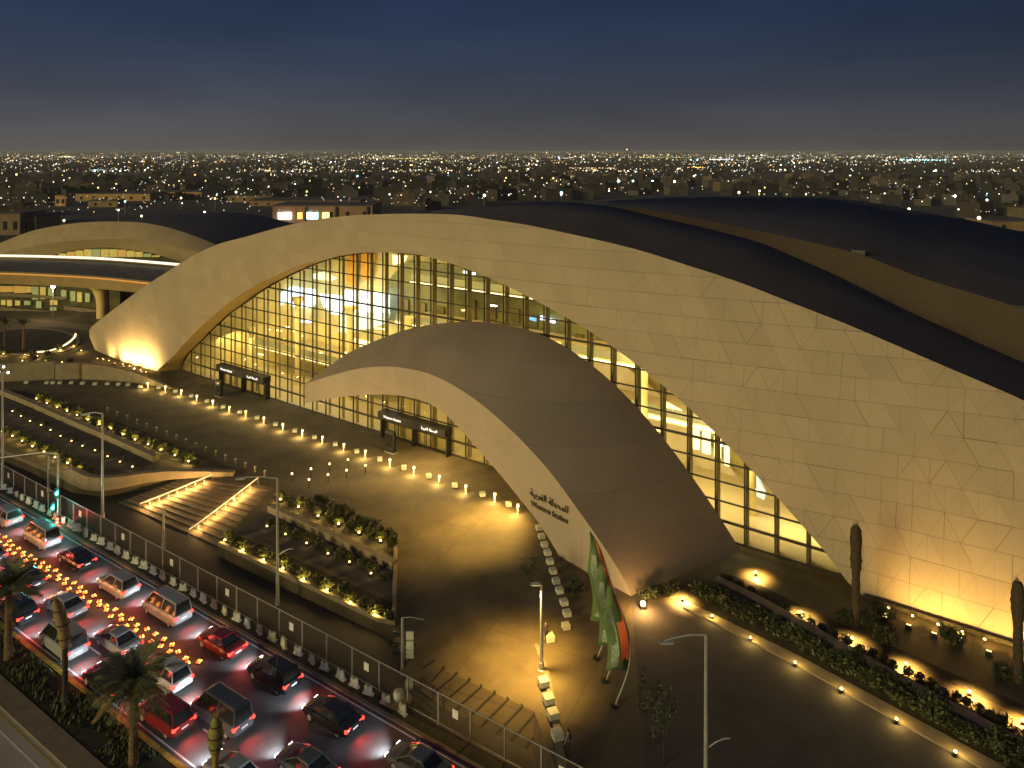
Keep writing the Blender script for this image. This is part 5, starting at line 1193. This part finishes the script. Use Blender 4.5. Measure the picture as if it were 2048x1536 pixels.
M['trailamber'] = mat('amber_trail_bead', (.9, .4, .05), .4, emit=(1, .30, .04), estr=3.2, sample=False); M['trailred'] = mat('red_trail_bead', (.9, .1, .05), .4, emit=(1, .09, .03), estr=3.5, sample=False); M['trailgold'] = mat('gold_trail_bead', (.9, .6, .2), .4, emit=(1, .62, .2), estr=2.6, sample=False)
RS = thing('trail_dash', 'x', 'light trail', (0, 0, -60))  # added glowing dashes standing in for a vehicle's tail lamp trail
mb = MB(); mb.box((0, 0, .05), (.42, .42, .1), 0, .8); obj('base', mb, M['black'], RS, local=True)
for x, y, k in ((-.12, -.1, 'trailamber'), (.12, -.11, 'trailgold'), (-.1, .12, 'trailred'), (.13, .1, 'trailamber')):
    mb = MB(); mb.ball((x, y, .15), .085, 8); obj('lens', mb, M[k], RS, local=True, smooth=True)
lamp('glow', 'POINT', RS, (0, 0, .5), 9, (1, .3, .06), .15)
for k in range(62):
    place(RS, UV_(92.5 - .62 * k, 35.45 + R.uniform(-.22, .22) + (.3 if k % 2 else -.3), ROADZ + .004), f'amber and red dash of a tail lamp trail, {nth(k + 1)} of the row down the road', 'tail lamp trail dashes between the lanes', R.uniform(0, 3))

# ---------------------------------------------------------------- the town out to the horizon
CG = -1.3
hmats = [mat('house_brown', (.05, .04, .034), .9, noise=(.2, .3)), mat('house_grey', (.085, .076, .07), .9, noise=(.2, .3)), mat('house_dark', (.026, .024, .024), .9, noise=(.2, .3)), mat('house_sand', (.13, .10, .065), .9, noise=(.2, .25))]
cl_ = [('warm', (1, .70, .34)), ('cream', (1, .86, .62)), ('white', (.95, .97, 1)), ('amber', (1, .5, .12)), ('cyan', (.45, .95, 1)), ('gold', (1, .78, .25))]
CL = {}
for n_, c in cl_:
    for s_n, s_v in (('dim', .7), ('mid', 2.0), ('bright', 7.0)): CL[(n_, s_n)] = mat(f'{n_}_{s_n}_town_light', c, .5, emit=c, estr=s_v, sample=False)
q = random.Random(11)
def house_mb(seed):
    q = random.Random(seed); mb = MB(); w_, d_, h_ = q.uniform(13, 24), q.uniform(10, 16), q.choice((4, 5, 5.5, 6.5, 7.5, 9))
    mb.box((0, 0, h_ / 2), (w_, d_, h_))
    for sx, sy, lx, ly in ((0, -1, w_, .4), (0, 1, w_, .4), (-1, 0, .4, d_), (1, 0, .4, d_)): mb.box((sx * (w_ / 2 - .17), sy * (d_ / 2 - .17), h_ + .5), (lx + .06, ly + .06, 1.0))
    mb.box((q.uniform(-.25, .25) * w_, q.uniform(-.2, .2) * d_, h_ + 1.5), (5, 4, 3)); mb.lathe([(.9, 0), (.9, 1.6), (.3, 1.8)], (w_ * .3, d_ * .1, h_ + .02), 8)
    mb.m = 1
    for fl in range(int(h_ / 3)):
        for k in range(int(w_ / 3)):
            if q.random() < .05: mb.box((-w_ / 2 + 1.6 + 3 * k, -d_ / 2 - .02, 1.8 + 3 * fl), (1.3, .1, 1.5))
    return mb
hv = []
for k in range(10):
    mm = hmats[(0, 1, 2, 0, 2, 1, 2, 3, 0, 2)[k]]
    hv.append((mesh('house', house_mb(100 + k), [mm, CL[(('warm', 'cream', 'warm', 'white', 'gold')[k % 5], 'mid')]]), ('brown', 'grey', 'dark', 'brown', 'dark', 'grey', 'dark', 'sandy', 'brown', 'dark')[k]))
def vis(px, py):
    if py > 455: return False
    if px > 560 and py > interp([(560, 420), (700, 420), (880, 418), (1000, 402), (1240, 395), (1700, 397), (1850, 420), (1990, 448), (2070, 460)], px): return False
    if 250 < px < 600 and py > 428: return False
    if px <= 250 and py > 452: return False
    return True
nh = 0; rows_used = {}
Y = 430.0; row = 0; spots = []
while Y < 1500 and nh < 285:
    row += 1; py = HY + H * F / Y * 1.03; stepx = 24.5; X = -Y * .72; idx = 0
    while X < Y * .72:
        X += stepx * q.uniform(.75, 1.4); px = HX + F * X / Y
        if not -30 < px < 2080 or not vis(px, py - 3) or nh >= 285: continue
        if q.random() < .15 or (90 < px < 765 and Y < 640 and px < 740): continue
        idx += 1; nh += 1; me, colr = hv[q.randrange(10)]
        o = bpy.data.objects.new('town_house', me); C.objects.link(o); o.location = (X, Y + q.uniform(-8, 8), CG); o.rotation_euler = (0, 0, q.choice((0, .2, -.15, .5)) + .3)
        tag(o, f'{colr} flat-roofed house in the {nth(row)} street of the dark town, {nth(idx)} house along', 'house', 'flat-roofed houses of the dark town'); spots.append((X, Y))
    Y *= 1.105
# larger lit buildings in the near town
def block(x0, x1, ytop, ybase, dep, m, label, name='warehouse', lights=()):
    a, b = G(x0, ybase, CG), G(x1, ybase, CG); hgt = (ybase - ytop) * a.y / F
    t = thing(name, label, 'building', ((a.x + b.x) / 2, a.y, CG), world=True); mb = MB(); mb.box(((a.x + b.x) / 2, a.y + dep / 2, CG + hgt / 2), (b.x - a.x, dep, hgt)); obj('wall', mb, m, t)
    mb = MB(); mb.box(((a.x + b.x) / 2, a.y + dep / 2, CG + hgt + .3), (b.x - a.x + .8, dep + .8, .6)); obj('roof', mb, M['roof'], t)
    n_ = max(2, int((b.x - a.x) / 9)); 
    for k in range(n_):
        x = a.x + (b.x - a.x) * (k + .5) / n_; mb = MB(); mb.box((x, a.y - .1, CG + hgt * .45), (1.8, .24, hgt * .4)); obj('window', mb, M['glassdark'], t)
    return t
wl = mat('lit_sand_wall', (.50, .31, .12), .85, noise=(.06, .25)); wd = mat('dim_sand_wall', (.26, .18, .10), .85, noise=(.06, .3)); wp = mat('pink_wall', (.34, .20, .125), .85, noise=(.06, .25))  # lamp light and dimness put into the sand wall colours
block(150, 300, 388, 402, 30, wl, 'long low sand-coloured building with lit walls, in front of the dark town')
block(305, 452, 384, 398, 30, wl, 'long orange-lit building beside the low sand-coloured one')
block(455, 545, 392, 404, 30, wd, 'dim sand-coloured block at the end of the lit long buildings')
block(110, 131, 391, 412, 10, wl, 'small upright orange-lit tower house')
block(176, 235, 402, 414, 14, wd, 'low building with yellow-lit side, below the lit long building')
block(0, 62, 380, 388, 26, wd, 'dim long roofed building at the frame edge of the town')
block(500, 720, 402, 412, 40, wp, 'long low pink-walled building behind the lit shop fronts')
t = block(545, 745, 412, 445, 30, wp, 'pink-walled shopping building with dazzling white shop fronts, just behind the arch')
for x, w_, kk_ in ((570, 26, ('white', 'bright')), (624, 24, ('cyan', 'bright')), (652, 14, ('gold', 'mid')), (600, 10, ('amber', 'mid'))):
    a = G(x, 445, CG); mb = MB(); mb.box((a.x, a.y - .4, CG + 4.0), (w_ * a.y / F, .6, 3.8)); obj('shop_front', mb, CL[kk_], t)
for x in (612, 672, 735):
    a = G(x, 445, CG); mb = MB(); mb.box((a.x, a.y - .6, CG + 4.6), (1.2, .9, 9.2)); obj('pilaster', mb, M['roof'], t)
block(0, 40, 428, 470, 20, wd, 'dim apartment block with dark windows beyond the neighbour station'); block(44, 72, 434, 468, 20, wd, 'narrow dim block beside the apartment block beyond the neighbour station')
block(1985, 2075, 443, 462, 24, wd, 'low pale flat building at the frame edge behind the rear roof')
# standing lamps one can pick out
SLP = thing('town_lamp', 'x', 'street lamp', (0, 0, -60)); mb = MB(); mb.tube([(0, 0, 0), (0, 0, 8)], .12, 5); obj('pole', mb, M['steel'], SLP, local=True)
heads = {}
def town_lamp(px, py, key, r, label):
    r *= .72
    t = thing('town_lamp', label, 'street lamp', (0, 0, 0), 0, 'bright lamps standing in the town')
    p = G(px, py, 8 + CG); t.location = (p.x, p.y, CG)
    o = bpy.data.objects.new('pole', polem); C.objects.link(o); o.parent = t
    k = (key, r)
    if k not in heads: 
        mb = MB(); mb.ball((0, 0, 8), r, 8); heads[k] = mesh('lamp_head', mb, CL[key], True)
    o = bpy.data.objects.new('lamp_head', heads[k]); C.objects.link(o); o.parent = t; o.scale = (1, 1, 1)
polem = SLP.children[0].data
for ch in list(SLP.children): bpy.data.objects.remove(ch)
bpy.data.objects.remove(SLP)
named = [(1237, 362, ('cyan', 'bright'), 2.0, 'cyan-white floodlight, first of three side by side in the dark town'), (1266, 362, ('cyan', 'bright'), 1.5, 'cyan-white floodlight, middle of three side by side in the dark town'), (1305, 363, ('cyan', 'bright'), 2.0, 'cyan-white floodlight, last of three side by side in the dark town'), (1349, 363, ('cream', 'bright'), 1.8, 'cream floodlight standing just past the three cyan ones'),
 (1388, 352, ('white', 'bright'), 1.4, 'white lamp behind the cream floodlight of the dark town'), (1123, 386, ('cyan', 'bright'), 1.5, 'bluish white lamp just above the dark front roof'), (969, 391, ('white', 'bright'), 1.4, 'white lamp low in the town above the crest of the arch'), (1013, 357, ('amber', 'bright'), 2.2, 'large orange lamp standing alone in the dark town'), (1388, 334, ('amber', 'bright'), 2.6, 'orange lamp cluster near the horizon'),
 (390, 350, ('amber', 'bright'), 1.6, 'reddish orange lamp over the long lit buildings'), (33, 349, ('gold', 'bright'), 1.6, 'yellow lamp near the frame edge of the town'), (128, 361, ('white', 'bright'), 1.3, 'bluish white lamp behind the small upright tower house'), (432, 369, ('white', 'bright'), 1.3, 'white lamp above the orange-lit building'), (472, 384, ('white', 'bright'), 1.1, 'white lamp on the dim sand-coloured block'), (190, 341, ('cyan', 'bright'), 1.8, 'bluish lamp group in the middle of the town'),
 (290, 340, ('cream', 'bright'), 1.5, 'cream lamp far behind the long lit buildings'), (715, 352, ('cyan', 'bright'), 1.5, 'pale cyan lamp in the town behind the crest of the arch'), (875, 354, ('white', 'bright'), 1.4, 'white lamp of the blue shop sign'), (283, 432, ('warm', 'bright'), .7, 'warm lamp above the dark roof of the neighbour station'), (409, 424, ('warm', 'bright'), .7, 'warm lamp on the crest behind the neighbour station roof'), (237, 420, ('warm', 'bright'), .7, 'warm lamp beside the low building with yellow side'), (128, 441, ('warm', 'bright'), .7, 'warm lamp right above the neighbour station arch'), (362, 396, ('gold', 'bright'), .9, 'yellow lamp before the orange-lit building'), (430, 397, ('amber', 'bright'), .9, 'amber lamp at the end of the orange-lit building'), (250, 403, ('cyan', 'bright'), .8, 'bluish lamp under the lit long building'),
 (1519, 382, ('cream', 'bright'), 1.1, 'cream lamp just above the rear roof'), (1478, 385, ('cream', 'mid'), 1.6, 'dim broad lamp above the rear roof'), (1770, 388, ('cream', 'bright'), 1.2, 'cream lamp beyond the rear roof shoulder'), (1910, 392, ('white', 'bright'), 1.2, 'white lamp in the dark town beyond the rear roof'), (1974, 400, ('white', 'mid'), 1.2, 'small white lamp near the frame edge beyond the rear roof'), (1818, 418, ('cream', 'bright'), .9, 'cream lamp low behind the rear roof shoulder'), (1958, 436, ('cream', 'mid'), 1.3, 'round pale lamp hard by the pale flat building'), (1872, 341, ('white', 'bright'), 2.0, 'white lamp far out below the row of white lights'), (1700, 352, ('cream', 'bright'), 1.6, 'cream lamp in the far middle of the town beyond the rear roof')]
for a in named: town_lamp(*a)
bs = G(865, 362, CG); t = thing('blue_sign', 'blue-lit shop sign board in the dark town', 'sign', tuple(bs), world=True); mb = MB(); mb.box((bs.x, bs.y, CG + 5), (30, 1, 4.5)); obj('board', mb, mat('blue_board', (.05, .1, .6), .4, emit=(.05, .16, .8), estr=.5, sample=False), t); mb = MB(); mb.box((bs.x + 3, bs.y - .6, CG + 5.6), (16, .3, 1.2)); obj('lettering', mb, CL[('white', 'bright')], t); mb = MB(); mb.box((bs.x, bs.y + .2, CG + 1.4), (2, .5, 2.8)); obj('stand', mb, M['steel'], t)
bs = G(1254, 308, 0); tw = thing('lattice_tower', 'slim tower with a pale light at the tip, rising above the horizon', 'tower', (bs.x * .4, bs.y * .4, CG), world=True)
x, y = bs.x * .4, bs.y * .4; hh = H - (299 - HY) * y / F - CG
mb = MB(); mb.tube([(x, y, CG), (x, y, CG + hh)], [6, 3], 6); obj('mast', mb, hmats[1], tw); mb = MB(); mb.ball((x, y, CG + hh), 5, 6); obj('beacon', mb, CL[('warm', 'mid')], tw)
# everything beyond and between: one mass of lights, one mass of far houses
mb = MB()
for _ in range(2600):
    py = 306 + 40 * q.random() ** 1.3; px = q.uniform(-60, 2110); p = G(px, py, CG); s = p.y / F
    w_ = q.uniform(6, 22) * max(1, s * .8); mb.box((p.x, p.y, CG + 4), (w_, w_ * .7, q.uniform(6, 13) * max(1, s * .35)), q.choice((0, .3, -.2, .6)))
tag(obj('far_houses', mb, hmats[2]), 'mass of dark far houses reaching to the horizon', 'houses', kind='stuff')
keys = list(CL)
mbs = {k: MB() for k in keys}
def cluster(px): 
    return .55 + .45 * math.sin(px * .013 + 1) * math.sin(px * .0047 + .4) + .25 * math.sin(px * .06)
for _ in range(10500):
    u_ = q.random()
    py = 304.8 + (12 * q.random() if u_ < .24 else 34 * q.random() + 5 if u_ < .74 else 30 + 90 * q.random() ** 1.3)
    px = q.uniform(-40, 2090)
    if not vis(px, py + 6): continue
    near = py > 340
    if q.random() > cluster(px + py * 9) + (.35 if py < 325 else 0): continue
    if px > 1250 and py > 330 and q.random() < .5: continue
    z = q.uniform(4, 9); p = G(px, py + .0, CG + z)
    rpx = q.choice((.6, .75, .9, 1.15, 1.6)) * (.8 if py < 318 else 1.0)
    r = rpx * p.y / F
    col = q.choices(('warm', 'cream', 'white', 'amber', 'cyan', 'gold'), (34, 30, 14, 8, 6, 8) if px < 1350 else (22, 24, 30, 6, 10, 8))[0]
    br = q.choices(('dim', 'mid', 'bright'), (55, 36, 9))[0]
    m_ = mbs[(col, br)]; i = len(m_.v)
    m_.v += [(p.x + r, p.y, p.z), (p.x - r, p.y, p.z), (p.x, p.y + r, p.z), (p.x, p.y - r, p.z), (p.x, p.y, p.z + r), (p.x, p.y, p.z - r)]
    for f in ((0, 2, 4), (2, 1, 4), (1, 3, 4), (3, 0, 4), (2, 0, 5), (1, 2, 5), (3, 1, 5), (0, 3, 5)): m_.f.append(tuple(i + k for k in f)); m_.mi.append(0)
big = MB(); mats_ = []
for n_, k in enumerate(keys):
    o_ = len(big.v); big.v += mbs[k].v; big.f += [tuple(i + o_ for i in f) for f in mbs[k].f]; big.mi += [n_] * len(mbs[k].f); mats_.append(CL[k])
# rows of lights strung along the far avenues
for x0, x1, y0, key in ((1060, 1250, 304.5, ('amber', 'dim')), (1280, 1385, 315, ('gold', 'mid')), (1800, 1892, 320, ('cyan', 'bright')), (120, 148, 313, ('gold', 'bright')), (740, 880, 317, ('gold', 'mid')), (1140, 1230, 336, ('warm', 'mid')), (1376, 1412, 335, ('amber', 'bright')), (1420, 1465, 319, ('white', 'bright')), (180, 210, 340, ('cyan', 'mid'))):
    x = x0
    while x < x1:
        p = G(x, y0 + q.uniform(-.8, .8), 8); r = q.uniform(.5, 1.1) * p.y / F; big.m = keys.index(key); big.box(tuple(p), (r * 1.6, r, r * 1.2)); x += q.uniform(1.2, 5)
tag(obj('far_town_lights', big, mats_), 'countless small lights of the town glittering out to the horizon', 'town lights', kind='stuff')

hz = MB(); hz.box((0, 4650, (44 - 2.6) / 2), (16000, 9700, 46.6)); hm = bpy.data.materials.new('night_haze'); hm.use_nodes = True; hn = hm.node_tree
for n in list(hn.nodes):
    if n.type == 'BSDF_PRINCIPLED': hn.nodes.remove(n)
pv = node(hn, 'ShaderNodeVolumePrincipled'); pv.inputs['Color'].default_value = (.9, .9, .95, 1); pv.inputs['Density'].default_value = .00011; pv.inputs['Anisotropy'].default_value = .0
hn.links.new(pv.outputs[0], hn.nodes['Material Output'].inputs['Volume'])
tag(obj('haze', hz, hm), kind='stuff')
S.cycles.volume_bounces = 0; S.cycles.volume_step_rate = 5
S.render.engine = 'CYCLES'
S.cycles.use_denoising = True; S.cycles.max_bounces = 6; S.cycles.diffuse_bounces = 3; S.cycles.transparent_max_bounces = 12; S.cycles.sample_clamp_indirect = 4; S.cycles.caustics_reflective = False; S.cycles.caustics_refractive = False
S.cycles.use_light_tree = True
S.view_settings.view_transform = 'Standard'; S.view_settings.look = 'None'; S.view_settings.exposure = 0; S.view_settings.gamma = 1; S.view_settings.use_curve_mapping = False
for o in bpy.data.objects:
    if '_o' in o: del o['_o']
